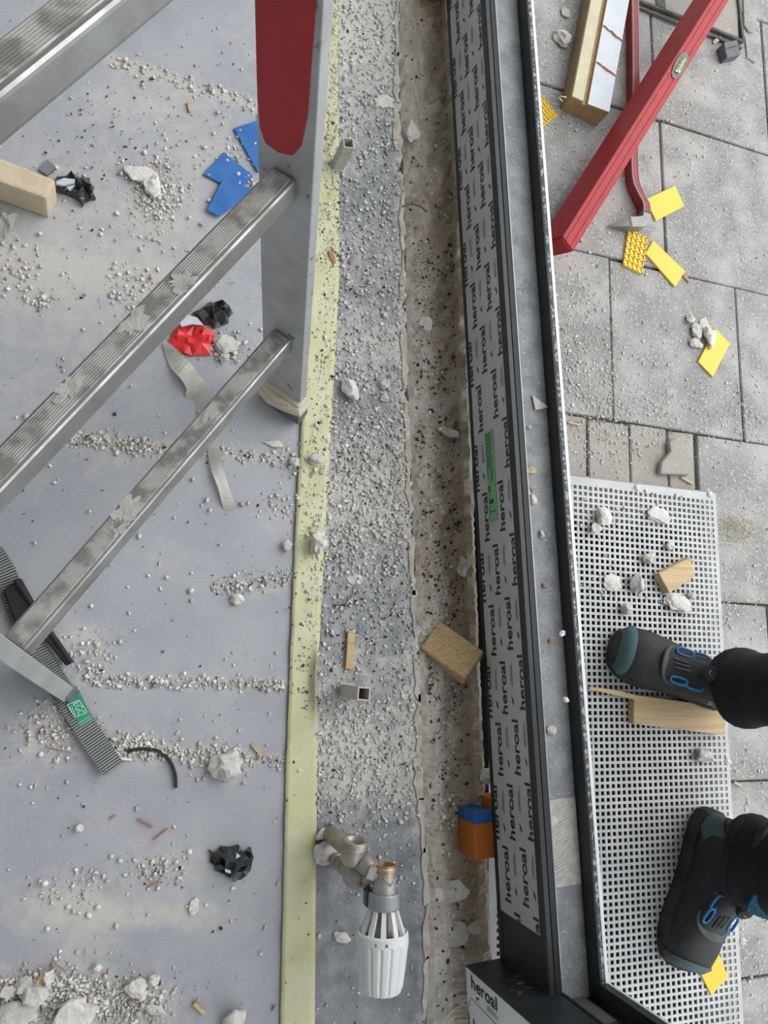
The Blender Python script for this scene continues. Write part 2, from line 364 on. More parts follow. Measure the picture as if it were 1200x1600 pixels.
def dust_at(px, py, blobs, lines):
    d = np.zeros_like(px)
    for x, y, rx, ry, s in blobs: d += s * np.exp(-(((px - x) / rx) ** 2 + ((py - y) / ry) ** 2))
    for x0, y0, x1, y1, w, s in lines:
        L2 = (x1 - x0) ** 2 + (y1 - y0) ** 2; t = np.clip(((px - x0) * (x1 - x0) + (py - y0) * (y1 - y0)) / L2, 0, 1)
        q = (px - x0 - t * (x1 - x0)) ** 2 + (py - y0 - t * (y1 - y0)) ** 2; d += s * np.exp(-q / w ** 2)
    return d
def to_px(v):
    a = np.array([tuple(p) for p in v]) - np.array([0, 0, H]); c = a @ R.T
    return c[:, 0] / c[:, 2] * F + 600, c[:, 1] / c[:, 2] * F + 800

# ------------------------------------------------------------------ room shell and ground
def grid(xs, ys, z=0.0):
    v = [Vector((x, y, z)) for y in ys for x in xs]; n = len(xs)
    f = [(j * n + i, j * n + i + 1, (j + 1) * n + i + 1, (j + 1) * n + i) for j in range(len(ys) - 1) for i in range(n - 1)]
    return v, f
xs = [-3.6, -2, -1, -.6] + list(np.arange(-.45, .331, .011)); ys = [-2.6, -1.5, -1] + list(np.arange(-.8, 1.61, .011)) + [2, 3, 4.2]
v, f = grid(xs, ys)
fl = link('floor', new_mesh('floor', v, f, M_floor), label='grey indoor floor covering dusted with plaster', category='floor', kind='structure')
cz = np.array([p.length < 3 for p in v]); px_, py_ = to_px(v)
add_attr(fl, 'dust', np.where(cz, dust_at(px_, py_, FL_BLOB, FL_LINE), 0.1) + 0.14)

def struct(name, vf, mt, label, cat):
    o = link(name, new_mesh(name, vf[0], vf[1], mt), label=label, category=cat, kind='structure'); return o
struct('ceiling', obox((-1.5, .8, 2.56), X, Y, Z, 4.3, 7.0, .1), M_paint, 'plain white room ceiling above the opening', 'ceiling')
struct('wall_left', obox((-3.65, .8, 1.25), X, Y, Z, .1, 7.0, 2.6), M_paint, 'plain white wall deep inside the room', 'wall')
struct('wall_back', obox((-1.5, 4.25, 1.25), X, Y, Z, 4.3, .1, 2.6), M_paint, 'plain white side wall past the window opening', 'wall')
struct('wall_front', obox((-1.5, -2.65, 1.25), X, Y, Z, 4.3, .1, 2.6), M_paint, 'plain white side wall behind the camera', 'wall')
struct('wall_right', obox((.56, -2.25, 1.25), X, Y, Z, .3, .8, 2.6), M_paint, 'short facade wall beyond the frame post', 'wall')

# dark primed strip between the tape and the channel
rows = list(range(-1500, -330, 30)) + list(range(-330, 1800, 5)); NC = 26
v = []; dst = []
for py in rows:
    xl = lerp(TAPE_R, py) - 26; jit = 2.4 * math.sin(py * .09) + 2.0 * math.sin(py * .23 + 1) + random.uniform(-1.2, 1.2)
    xr = lerp(EDGE_L, py) + jit
    for i in range(NC):
        t = i / (NC - 1); x = xl + (xr - xl) * t
        p = P(x, py, 0.0025); p.z += (-.0012 if t < .02 else 0)
        v.append(p)
        s = .50 + .18 * math.sin(py * .011 + 1.3) + .10 * math.sin(py * .037)
        s *= 1.0 if py < 1240 else max(.10, 1 - (py - 1240) / 110)
        s += .5 * math.exp(-((py - 800) / 60) ** 2) + .35 * math.exp(-((py - 1160) / 50) ** 2) + .35 * math.exp(-((py - 60) / 160) ** 2)
        s -= .5 * math.exp(-((py - 620) / 60) ** 2) * (1 - t) + .30 * math.exp(-(((py - 1085) / 40) ** 2 + ((t - .5) / .3) ** 2)) + .35 * math.exp(-(((py - 210) / 45) ** 2 + ((t - .75) / .2) ** 2))
        s += .55 * max(0, (t - .86) / .14)
        dst.append(s)
n0 = len(v)
f = [(j * NC + i, j * NC + i + 1, (j + 1) * NC + i + 1, (j + 1) * NC + i)[::-1] for j in range(len(rows) - 1) for i in range(NC - 1)]
# broken right-hand edge going down into the channel
for j, py in enumerate(rows):
    p = v[j * NC + NC - 1]; v.append(Vector((p.x - .002, p.y, -.055))); dst.append(.6)
f += [(j * NC + NC - 1, n0 + j, n0 + j + 1, (j + 1) * NC + NC - 1)[::-1] for j in range(len(rows) - 1)]
sc = struct('floor_strip', (v, f), M_screed, 'dark grey primed screed strip between yellow tape and channel', 'screed')
add_attr(sc, 'dust', dst)
# plaster flakes broken off along the strip's edge
for k, (py, ln, wd) in enumerate((a_, b_ * 1.5, c_ * .6) for a_, b_, c_ in [(40, 60, 9), (120, 50, 11), (200, 46, 20), (350, 60, 10), (430, 50, 10), (560, 60, 9), (680, 70, 9), (765, 50, 9), (885, 60, 8), (960, 50, 9),
                                  (1060, 50, 12), (1130, 60, 13), (1215, 46, 17), (1290, 56, 12), (1370, 60, 12), (1455, 60, 13), (1540, 60, 12)]):
    r = random.Random(k); pts = []
    for t in range(6):
        y = py - ln / 2 + ln * t / 5 + r.uniform(-4, 4); pts.append((lerp(EDGE_L, y) + 1 + r.uniform(-2, 2.5), y))
    for t in range(5, -1, -1):
        y = py - ln / 2 + ln * t / 5; pts.append((lerp(EDGE_L, y) - wd * (.5 + .5 * math.sin(math.pi * (t + .6) / 6.2)) + r.uniform(-3, 3), y))
    vf = plate(pts, .0015, .004)
    link('plaster_flake', new_mesh('plaster_flake', vf[0], vf[1], M_plaster), parent=sc)

# old mortar channel between the strip and the grating
prof = [(0.0, -.055), (.05, -.056), (.09, -.050), (.11, -.016), (.18, -.012), (.25, -.016), (.33, -.014), (.40, -.020), (.50, -.036), (.62, -.046), (.75, -.048), (.88, -.047), (.985, -.046), (1.0, -.034)]
v = []; dst = []; rng = np.random.default_rng(3)
for py in rows:
    a = P(lerp(EDGE_L, py) - 1, py, 0); c = P(lerp(EDGE_R, py) + random.uniform(-1, 1), py, -.034)
    a.x -= .003
    for t, z in prof + [(1.13, -.032), (1.22, -.036), (1.23, -.068)]:
        p = a.lerp(c, t) if t <= 1 else c + Vector((.078 * (t - 1), 0, 0)) * 1.0
        wob = .0022 * math.sin(py * .05 + t * 9) + .0015 * math.sin(py * .17 + t * 23) + rng.normal(0, .0009)
        v.append(Vector((p.x, p.y, z + (wob if 0.06 < t < 1.2 else 0))))
        dst.append((.62 - .5 * max(0, t - .42) + .12 * math.sin(py * .013) if t <= 1 else .45) - (.35 if t < .1 else 0) + (.25 if py > 900 and t < .6 else 0))
n = len(prof) + 3
f = [(j * n + i, j * n + i + 1, (j + 1) * n + i + 1, (j + 1) * n + i)[::-1] for j in range(len(rows) - 1) for i in range(n - 1)]
tr = struct('threshold_channel', (v, f), M_trough, 'rough beige mortar channel below the new window frame', 'channel')
add_attr(tr, 'dust', dst)
def z_channel(x, y_px, py):
    """height of the channel bed at pixel column x of row py"""
    l, r_ = lerp(EDGE_L, py), lerp(EDGE_R, py); t = min(max((x - l) / (r_ - l), 0), 1)
    return float(np.interp(t, [q[0] for q in prof], [q[1] for q in prof]))

# ground outside: joint bed with the paving slabs laid on it, and the pit under the grating
GX0, GX1, GY1, GY0 = .578, 1.048, .312, -1.05       # grating extent
bed = merge(obox(((.40 + 7) / 2, (GY1 - .07 + 7) / 2, -.11), X, Y, Z, 6.6, 7 - GY1 + .07, .036),
            obox(((GX1 - .06 + 7) / 2, -2.9, -.11), X, Y, Z, 7 - GX1 + .06, 2 * (GY1 - .07 + 2.9), .036))
gd = struct('ground', bed, M_joint, 'outdoor paving of concrete slabs with mossy joints', 'paving')
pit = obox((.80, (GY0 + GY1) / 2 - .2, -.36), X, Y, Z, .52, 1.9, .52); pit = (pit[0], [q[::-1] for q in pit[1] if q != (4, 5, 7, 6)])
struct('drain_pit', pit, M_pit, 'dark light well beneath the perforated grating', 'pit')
led = merge(obox(((GX0 + GX1) / 2, GY1 - .030, -.088), X, Y, Z, GX1 - GX0 + .04, .075, .02), obox((GX1 - .028, (GY0 + GY1) / 2 - .2, -.088), X, Y, Z, .07, 1.6, .02))
struct('pit_ledge', led, M_ledge, 'mortar ledge carrying the rim of the grating', 'ledge')
SLABM = [M_slab, M_slab2]
def slab(x0, x1, y0, y1, k=0, dz=0.0, mt=None):
    g = .0022; r = random.Random(int(x0 * 977 + y0 * 613)); j = lambda: r.uniform(-.002, .002)
    pts = [Vector((x0 + g + j(), y0 + g + j(), Z_PAVE + dz + j() * .4)), Vector((x1 - g + j(), y0 + g + j(), Z_PAVE + dz + j() * .4)),
           Vector((x1 - g + j(), y1 - g + j(), Z_PAVE + dz + j() * .4)), Vector((x0 + g + j(), y1 - g + j(), Z_PAVE + dz + j() * .4))]
    vf = bevelled(prism(pts, (0, 0, -.03)), .002, 1)
    link('paving_slab', new_mesh('paving_slab', vf[0], vf[1], mt or M_slab), parent=gd)
Q = H / 1.1 * (1.04 - Z_PAVE) / (1.04 - Z_PAVE)
YR = [q * .948 for q in (.453, .795, 1.145, 1.50, 1.85, 2.2, 2.55, 2.9, 3.25)]
for i in range(8):
    off = [.885, 1.026, 1.014, .90, 1.05, .92, 1.03, .90][i] * .948
    for k in range(-2, 8):
        x0 = off + k * .304; x1 = x0 + .304
        if x1 < .54: continue
        slab(max(x0, .50), x1, YR[i], YR[i + 1])
# narrow stones between the first slab row and the grating
for x0, x1 in ((.50, .782), (.782, .872), (.872, .958), (.958, 1.022)): slab(x0, x1, GY1 - .002, YR[0], mt=M_slab2)
yy = YR[0]
for i in range(9):
    y1 = yy - i * .318; y0 = y1 - .318; off = 1.024 if i % 2 == 0 else 1.176
    if i % 2: slab(1.024, off, y0, y1)
    for k in range(7): slab(off + k * .304, off + (k + 1) * .304, y0, y1)
# cracked lump of stone beside the grating corner
pts = [(1046, 690), (1055, 684), (1076, 692), (1079, 742), (1032, 740), (1034, 722), (1048, 706)]
vf = bevelled(plate(pts, Z_PAVE, .012), .002, 1); link('stone_piece', new_mesh('stone_piece', vf[0], vf[1], M_slab2), parent=gd)

# ------------------------------------------------------------------ the new window frame
A_ = P(698, 0, ZF); B_ = P(782, 1497, ZF)
U = (A_ - B_).normalized(); WV = Vector((U.y, -U.x, 0))
def FM(s, w, z): return B_ + U * s + WV * w + Z * (z)          # z above the frame underside
HF = .1255; LIP, REB, OUT = .020, .075, .087; RD = .027
S1 = 2.6
win = Thing('window_1', (0, 0, 0), 'new anthracite window frame with lettered protective film, set on packers', 'window frame', kind='structure')
win.e.location = B_; win.c = B_.copy()
def ext_s(poly, s0, s1):
    """extrude a (w, z) polygon along the sill"""
    return prism([FM(s0, w, z) for w, z in poly], U * (s1 - s0))
def ext_z(poly, z0, z1):
    return prism([FM(s, w, z0) for w, s in poly], Z * (z1 - z0))
sill = win.part('sill_profile', ext_s([(.003, 0), (0, .003), (0, HF - .002), (.002, HF), (.0085, HF), (.0095, HF - .0015), (.0105, HF), (LIP - .002, HF + .001), (LIP, HF - .001), (LIP, HF - RD), (REB, HF - RD), (REB, HF - .001), (REB + .001, HF), (OUT, HF), (OUT, .0)], -.03, S1), M_frame)
win.part('lower_edge_strip', ext_s([(-.0008, .0), (-.0008, .010), (.001, .010), (.001, -.0)], 0, S1), M_frame_teal)
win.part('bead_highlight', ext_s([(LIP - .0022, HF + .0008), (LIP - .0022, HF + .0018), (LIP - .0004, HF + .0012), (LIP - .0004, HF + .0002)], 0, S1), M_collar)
win.part('rebate_bed', ext_s([(LIP, HF - RD), (LIP, HF - RD + .0012), (REB, HF - RD + .0012), (REB, HF - RD)], -.024, S1), M_rebate)
win.part('outer_lip_top', ext_s([(REB + .003, HF), (REB + .003, HF + .0006), (OUT - .004, HF + .0006), (OUT - .004, HF)], 0, S1), M_lip)
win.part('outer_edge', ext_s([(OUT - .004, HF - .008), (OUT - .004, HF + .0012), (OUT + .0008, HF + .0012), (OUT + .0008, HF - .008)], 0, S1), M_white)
# rough patch in the rebate near the corner
pa = []
r = random.Random(7)
s0, s1 = .115, .225
win.part('mortar_patch', ext_s([(LIP + .003, HF - RD + .001), (LIP + .003, HF - RD + .0032), (REB - .001, HF - RD + .0032), (REB - .001, HF - RD + .001)], s0, s1), M_lumpg)
for k in range(22):
    s = s0 + .004 + (s1 - s0 - .02) * k / 21; w0 = LIP + .004 + r.uniform(0, .012); w1 = REB - .004 - r.uniform(0, .014)
    a = FM(s, w0, HF - RD + .0034); b = FM(s + .014, w1, HF - RD + .0034)
    pa.append(tube([a, (a + b) / 2 + Z * .0006, b], [.0006, .0011, .0006], n=5))
win.part('trowel_ridges', merge(*pa), M_lump)
# jamb
wj = (P(728, 1508, ZF) - B_).dot(WV)
jpoly = [(wj, -.13), (wj, 0), (LIP, 0), (LIP, -RD), (REB, -RD), (REB, 0), (OUT, 0), (OUT, -.13)]
win.part('jamb_profile', ext_z(jpoly, 0, 2.45), M_frame)
win.part('jamb_gasket', ext_z([(LIP - .003, 0), (LIP - .003, .0016), (LIP, .0016), (LIP, 0)], HF, 2.45), M_blackm)
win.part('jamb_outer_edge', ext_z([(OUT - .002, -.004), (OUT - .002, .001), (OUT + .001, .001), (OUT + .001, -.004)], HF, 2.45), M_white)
jl = win.part('jamb_rebate_lining', ext_z([(LIP, -RD), (LIP, -RD + .0015), (REB, -RD + .0015), (REB, -RD)], HF - RD, 2.45), M_blackm)
win.part('setting_pad', ext_z([(LIP + .004, -RD), (LIP + .004, -RD + .006), (REB - .010, -RD + .006), (REB - .010, -RD)], HF - RD + .002, HF - RD + .072), M_pad)
win.part('setting_pad', ext_z([(LIP + .004, -RD), (LIP + .004, -RD + .006), (REB - .010, -RD + .006), (REB - .010, -RD)], HF + .125, HF + .20), M_pad)
# scuff on the jamb side
sc_ = []
for k in range(14):
    zz = .075 + r.uniform(-.018, .03); w = wj + .035 + r.uniform(-.022, .02)
    sc_.append(prism([FM(.0004, w + q[0], zz + q[1]) for q in ((-.008, -.001), (0, .002), (.009, .0005), (0, -.002))], U * -.0006))
win.part('scuff_mark', merge(*sc_), M_scuff)
# protective film on the room side, with its print
film = win.part('protective_film', ext_s([(-.0006, .0105), (-.0006, HF - .012), (.0004, HF - .012), (.0004, .0105)], .066, S1), M_film)
def text_mesh(txt, width, height, bold=.02):
    cu = bpy.data.curves.new('lettering', 'FONT'); cu.body = txt; cu.size = 1; cu.offset = bold; cu.resolution_u = 3
    o = bpy.data.objects.new('lettering', cu); COL.objects.link(o)
    dg = bpy.context.evaluated_depsgraph_get(); me = bpy.data.meshes.new_from_object(o.evaluated_get(dg))
    bpy.data.objects.remove(o); bpy.data.curves.remove(cu)
    a = np.array([p.co[:] for p in me.vertices]); lo = a.min(0); hi = a.max(0)
    a[:, 0] = (a[:, 0] - lo[0]) / (hi[0] - lo[0]) * width - width / 2
    a[:, 1] = (a[:, 1] - lo[1]) / (hi[1] - lo[1]) * height - height / 2
    fs = [tuple(p.vertices) for p in me.polygons]; bpy.data.meshes.remove(me)
    return a, fs
TW, THT = .0725, .0165
ta, tf = text_mesh('heroal', TW, THT)
def clip_text(lo, hi):
    """lettering mesh cut off where the film ends (letter y between lo and hi)"""
    bm = bmesh.new(); vs = [bm.verts.new((p[0], p[1], 0)) for p in ta]
    for q in tf:
        try: bm.faces.new([vs[i] for i in q])
        except ValueError: pass
    for co, no in (((0, hi, 0), (0, 1, 0)), ((0, lo, 0), (0, -1, 0))):
        bmesh.ops.bisect_plane(bm, geom=bm.verts[:] + bm.edges[:] + bm.faces[:], plane_co=co, plane_no=no, clear_outer=True)
    me = bpy.data.meshes.new('lettering'); bm.to_mesh(me); bm.free(); me.materials.append(M_print); return me
def face_mat(s, t, lift=.0011):
    """letter x along +U, letter y pointing down, on the room-side face"""
    o = U * s + WV * (-lift) + Z * t
    mm = Matrix.Identity(4)
    for i in range(3): mm[i][0] = U[i]; mm[i][1] = -Z[i]; mm[i][2] = -WV[i]; mm[i][3] = o[i]
    return mm
logo = new_mesh('film_logo', [(-.006, -.0012, 0), (.001, .0004, 0), (0, .0018, 0), (.006, .003, 0), (.0065, .002, 0), (.0, -.0012, 0), (-.004, -.003, 0), (-.0035, -.0036, 0), (.001, -.0012, 0), (.004, -.0038, 0), (.0045, -.003, 0)],
                [(0, 5, 1, 2), (2, 5, 4, 3), (6, 7, 8, 5), (8, 9, 10, 5)], M_print)
small = []
for k in range(3): small.append(([Vector((-.016 + .001 * k, -.0026 + .0024 * k, 0)), Vector((.016 - .003 * k, -.0026 + .0024 * k, 0)), Vector((.016 - .003 * k, -.0014 + .0024 * k, 0)), Vector((-.016 + .001 * k, -.0014 + .0024 * k, 0))], [(0, 1, 2, 3)]))
small = new_mesh('film_small_print', *merge(*small), M_print2)
COLS = [(.0128, .2085, 0), (.0365, .1265, 1), (.0610, .2175, 0), (.0880, .1355, 1), (.1142, .2276, 0)]
PER = .1757 * K
t_lo, t_hi = .0105, HF - .012
cache = {}
for t, sm, ph in COLS:
    t *= K; s_first = sm * K
    key = round(t, 5)
    lo, hi = -(t_hi - t), (t - t_lo)
    me = cache.setdefault(key, clip_text(max(lo, -.02), min(hi, .02)))
    k = -1
    while True:
        s = s_first + PER * k; k += 1
        if s - TW / 2 < .068 and s + TW / 2 > .075 and s < .12 and False: continue
        if s - TW / 2 < .066:
            if s + TW / 2 < .066: continue
            bm = bmesh.new(); bm.from_mesh(me)
            bmesh.ops.bisect_plane(bm, geom=bm.verts[:] + bm.edges[:] + bm.faces[:], plane_co=(.067 - s, 0, 0), plane_no=(-1, 0, 0), clear_outer=True)
            me2 = bpy.data.meshes.new('lettering'); bm.to_mesh(me2); bm.free(); me2.materials.append(M_print)
            o = link('lettering', me2, parent=film); o.matrix_local = face_mat(s, t); continue
        if s > S1 - .1: break
        o = link('lettering', me, parent=film); o.matrix_local = face_mat(s, t)
        for dt in (0.0255,):
            tt = t + dt * K
            if tt < t_hi - .004 and not (.60 < s < .80 and .04 < tt < .09):
                o = link('film_logo', logo, parent=film); o.matrix_local = face_mat(s - .017, tt)
                o = link('film_small_print', small, parent=film); o.matrix_local = face_mat(s + .019, tt)
# green sticker on the film
st = win.part('sticker', ext_s([(-.0016, .0465), (-.0016, .0715), (-.0006, .0715), (-.0006, .0465)], .608, .742), M_green)
def mark(s0, s1, t0, t1, mt, par, lift=-.0019, name='sticker_print'):
    return prism([FM(s0, lift, t0), FM(s1, lift, t0), FM(s1, lift, t1), FM(s0, lift, t1)], WV * .0003)
r = random.Random(5); mk = []
for row, t in enumerate((.0490, .0535, .0575, .0620)):
    s = .738
    end = (.672, .69, .664, .668)[row]
    while s > end:
        d = r.uniform(.0012, .004); mk.append(mark(s - d, s, t, t + .0022, None, None)); s -= d + r.uniform(.0008, .0022)
mk += [mark(.634, .640, .050, .0625, None, None), mark(.6215, .6228, .050, .068, None, None), mark(.7375, .7388, .047, .055, None, None), mark(.652, .660, .051, .0545, None, None), mark(.615, .662, .0495, .0499, None, None)]
win.part('sticker_print', merge(*mk), M_print, st)
# film on the jamb, room side
jf = win.part('jamb_film', prism([FM(-.002, wj - .0008, .001), FM(-.002, wj - .0008, 2.3), FM(-.110, wj - .0008, 2.3), FM(-.110, wj - .0008, .004), FM(-.062, wj - .0008, .006), FM(-.050, wj - .0008, .001)], WV * .0006), M_film2)
def jamb_mat(s, z):
    """letter x up, letter y towards the opening"""
    o = U * s + WV * (wj - .0014) + Z * z; mm = Matrix.Identity(4)
    for i in range(3): mm[i][0] = Z[i]; mm[i][1] = U[i]; mm[i][2] = -WV[i]; mm[i][3] = o[i]
    return mm
me_full = clip_text(-.02, .02)
for s, z in [(-.014, .053 + PER * k) for k in range(9)] + [(-.068, .053 + PER * k) for k in range(9)] + [(-.041, .053 + PER * (k + .5)) for k in range(9)]:
    if s == -.041 and z < .05: continue
    o = link('lettering', me_full, parent=jf); o.matrix_local = jamb_mat(s, z)
    for dz, mmm in ((-.02, logo), (.022, small)):
        o = link(mmm.name.split('.')[0], mmm, parent=jf); o.matrix_local = jamb_mat(s - .0155, z + dz)
lin = win.part('film_fold', merge(tube([FM(-.036, wj - .0012, .012), FM(-.040, wj - .0012, .10)], .0006, 5), tube([FM(-.05, wj - .001, .002), FM(-.048, wj - .0012, .008), FM(-.040, wj - .001, .010)], .0008, 5)), M_print2, jf)

# ------------------------------------------------------------------ perforated grating
gt = Thing('perforated_grating', ((GX0 + GX1) / 2, (GY0 + GY1) / 2, Z_GRATE - .003), 'galvanised square-hole grating plate under the boots', 'grating')
p_ = .01055; hole = .0064; th = .003
nx = int((GX1 - GX0 - .008) / p_); ny = int((GY1 - GY0 - .02) / p_)
ox = GX1 - .006 - nx * p_; oy = GY1 - .013 - ny * p_
lines_x = [GX0]; lines_y = [GY0]
for i in range(nx): lines_x += [ox + i * p_ + (p_ - hole) / 2, ox + i * p_ + (p_ + hole) / 2]
for j in range(ny): lines_y += [oy + j * p_ + (p_ - hole) / 2, oy + j * p_ + (p_ + hole) / 2]
lines_x.append(GX1); lines_y.append(GY1)
nX, nY = len(lines_x), len(lines_y)
ii, jj = np.meshgrid(np.arange(nX - 1), np.arange(nY - 1)); solid = ~((ii % 2 == 1) & (jj % 2 == 1))
yv, xv = np.meshgrid(lines_y, lines_x, indexing='ij')
top = np.stack([xv.ravel(), yv.ravel(), np.full(nX * nY, Z_GRATE)], 1); bot = top.copy(); bot[:, 2] -= th
a = (jj * nX + ii)[solid]; N0 = nX * nY
quads = [np.stack([a, a + 1, a + 1 + nX, a + nX], 1)]
h = (jj * nX + ii)[~solid]
for c0, c1 in ((0, 1), (1, 1 + nX), (1 + nX, nX), (nX, 0)): quads.append(np.stack([h + c1, h + c0, h + c0 + N0, h + c1 + N0], 1))
e1 = np.arange(nX - 1); e2 = (nY - 1) * nX + e1
quads += [np.stack([e1 + 1, e1, e1 + N0, e1 + 1 + N0], 1), np.stack([e2, e2 + 1, e2 + 1 + N0, e2 + N0], 1)]
e3 = np.arange(nY - 1) * nX; e4 = e3 + nX - 1
quads += [np.stack([e3, e3 + nX, e3 + nX + N0, e3 + N0], 1), np.stack([e4 + nX, e4, e4 + N0, e4 + nX + N0], 1)]
quads = np.concatenate(quads)
gt.part('perforated_plate', ([Vector(q) for q in np.concatenate([top, bot])], [tuple(int(i) for i in q) for q in quads]), M_grate)
for x, y in ((996, 762), (1109, 772), (1137, 1190), (1160, 1470)):
    c = P(x, y, Z_GRATE)
    w_ = gt.part('screw_washer', lathe(c, Z, [(0, .0062), (.0012, .0066), (.002, .006), (.0022, .0030)], 20), M_grate)
    gt.part('screw_head', lathe(c + Z * .002, Z, [(0, .0032), (.0012, .0028), (.0015, .0012), (.0008, .0010)], 14), M_steel, w_)

# ------------------------------------------------------------------ masking tape
v = []; rows_t = list(range(-1100, -300, 60)) + list(range(-300, 1800, 12)); nc = 8
for py in rows_t:
    l, r_ = lerp(TAPE_L, py), lerp(TAPE_R, py); l += random.uniform(-.4, .4)
    for i in range(nc):
        t = i / (nc - 1); x = l + (r_ - l) * t
        z = .0042 + .0006 * math.sin(py * .07 + t * 5)
        if i >= nc - 2 and 1000 < py < 1130:                       # edge curling up
            k = math.sin(math.pi * (py - 1000) / 130); z += (.012 if i == nc - 1 else .006) * k; x -= (6 if i == nc - 1 else 1) * k
        v.append(P(x, py, z))
f = [(j * nc + i, j * nc + i + 1, (j + 1) * nc + i + 1, (j + 1) * nc + i)[::-1] for j in range(len(rows_t) - 1) for i in range(nc - 1)]
tp = one('masking_tape', (v, f), M_tape, 'yellow masking tape strip stuck along the grey floor edge', 'tape', smooth=True)
so = tp.modifiers.new('thickness', 'SOLIDIFY'); so.thickness = .0006

# ------------------------------------------------------------------ ladder
fr = P(440, 640, 0); fl_ = P(93, 1059, 0)
LU = Vector(tuple(R.T @ -np.array([430 - 600, 1310 - 800, F]))).normalized()
LR = (fl_ - fr).normalized()                                   # along a rung, right rail -> left rail
LV = LU.cross(LR).normalized()
if LV.dot(Vector((.84, -.54, 0))) < 0: LV = -LV
LW = (fl_ - fr).length
lad = Thing('ladder', (fr + fl_) / 2, 'worn aluminium ladder with splashed rungs and red-painted rail', 'ladder')
RAIL = .062; RT = .014; TOP = 1.9
def L3(s, w, d): return fr + LU * s + LR * w + LV * d          # along rail, across, depth
def rail(w, sgn, RT=.014):
    """channel rail: web towards the rungs, flanges pointing outwards"""
    c = [(0, -RAIL / 2), (0, RAIL / 2), (-sgn * RT, RAIL / 2), (-sgn * RT, RAIL / 2 - .003), (-sgn * .003, RAIL / 2 - .003), (-sgn * .003, -RAIL / 2 + .003), (-sgn * RT, -RAIL / 2 + .003), (-sgn * RT, -RAIL / 2)]
    z0 = .046 if sgn > 0 else .02
    return bevelled(prism([L3(z0, w + a, b) for a, b in c], LU * (TOP - z0)), .0008, 1)
rr_ = lad.part('rail', rail(0, 1), M_alu2); rl = lad.part('rail', rail(LW, -1, .019), M_alu2)
# worn red paint on the upper right rail
pts = [(.448, -.022), (.462, -.028), (.50, -.0295), (TOP, -.030), (TOP, .026), (.60, .025), (.50, .022), (.468, .017), (.452, .008), (.446, -.008)]
lad.part('red_paint', prism([L3(s, .0006, d) for s, d in pts], LR * -.001), M_red, rr_)
RW, RHH = .028, .025
def rung(s):
    o = lad.part('rung', bevelled(prism([L3(s + a, 0, b) for a, b in ((-RHH / 2, -RW / 2), (RHH / 2, -RW / 2), (RHH / 2, RW / 2), (-RHH / 2, RW / 2))], LR * LW), .004, 3), M_alu)
    rb = []
    for k in range(9):
        d = -RW / 2 + .0045 + (RW - .010) * k / 8
        rb.append(prism([L3(s + RHH / 2 - .0004, .004, d - .0008), L3(s + RHH / 2 + .0012, .004, d - .0005), L3(s + RHH / 2 + .0012, .004, d + .0005), L3(s + RHH / 2 - .0004, .004, d + .0008)], LR * (LW - .008)))
    lad.part('tread', prism([L3(s + RHH / 2 - .0006, .004, -RW / 2 + .0032), L3(s + RHH / 2 + .0003, .004, -RW / 2 + .0032), L3(s + RHH / 2 + .0003, .004, RW / 2 - .0042), L3(s + RHH / 2 - .0006, .004, RW / 2 - .0042)], LR * (LW - .008)), M_tread, o)
    lad.part('tread_ribs', merge(*rb), M_rib, o)
    return o
RS = [.169, .4155, .675, .935, 1.19, 1.44, 1.69]
rungs = [rung(s) for s in RS]
def splash(rg, s, w, d, a, b, seed):
    """flat blob of dried plaster on a tread"""
    r = random.Random(seed); pts = []
    for k in range(26):
        t = 2 * math.pi * k / 26; q = r.uniform(.5, 1.2); pts.append(L3(s + RHH / 2 + .0019, w + a * q * math.cos(t), max(-RW / 2 + .001, min(RW / 2 - .001, d + b * q * math.sin(t)))))
    lad.part('plaster_splash', prism(pts, LU * -.0016), M_splash, rg)
for i, (k, w, d, a, b) in enumerate([(0, .62 * LW, 0, .022, .013), (0, .66 * LW, .005, .012, .009), (0, .30 * LW, -.003, .012, .008), (1, .97 * LW, -.004, .024, .015), (1, .45 * LW, -.002, .018, .010), (1, .33 * LW, .002, .014, .010), (1, .62 * LW, -.004, .016, .008), (2, .60 * LW, -.003, .026, .011), (2, .72 * LW, .006, .018, .008)]):
    splash(rungs[k], RS[k], w, d, a, b, i)
# feet
lad.part('foot', bevelled(prism([L3(.0, .003 + a, b) for a, b in ((.004, -.034), (.004, .034), (-.020, .034), (-.020, -.034))], LU * .026), .003, 2), M_rubber)
fw = lad.part('foot_wrap', merge(bevelled(prism([L3(.026, .004 + a, b) for a, b in ((.003, -.034), (.003, .034), (-.018, .034), (-.018, -.034))], LU * .024), .005, 2),
     tube([L3(.036, .006, -.036), L3(.032, .009, -.012), L3(.036, .009, .012), L3(.038, .006, .034), L3(.040, -.012, .036)], [.008, .010, .009, .008, .005], 8), tube([L3(.046, .006, -.030), L3(.042, .010, -.004), L3(.045, .009, .020)], [.004, .006, .003], 7)), M_cloth)
lad.part('foot', bevelled(prism([L3(.0, LW + a, b) for a, b in ((-.002, -.0325), (-.002, .0325), (.016, .0325), (.016, -.0325))], LU * .03), .003, 2), M_rubber)

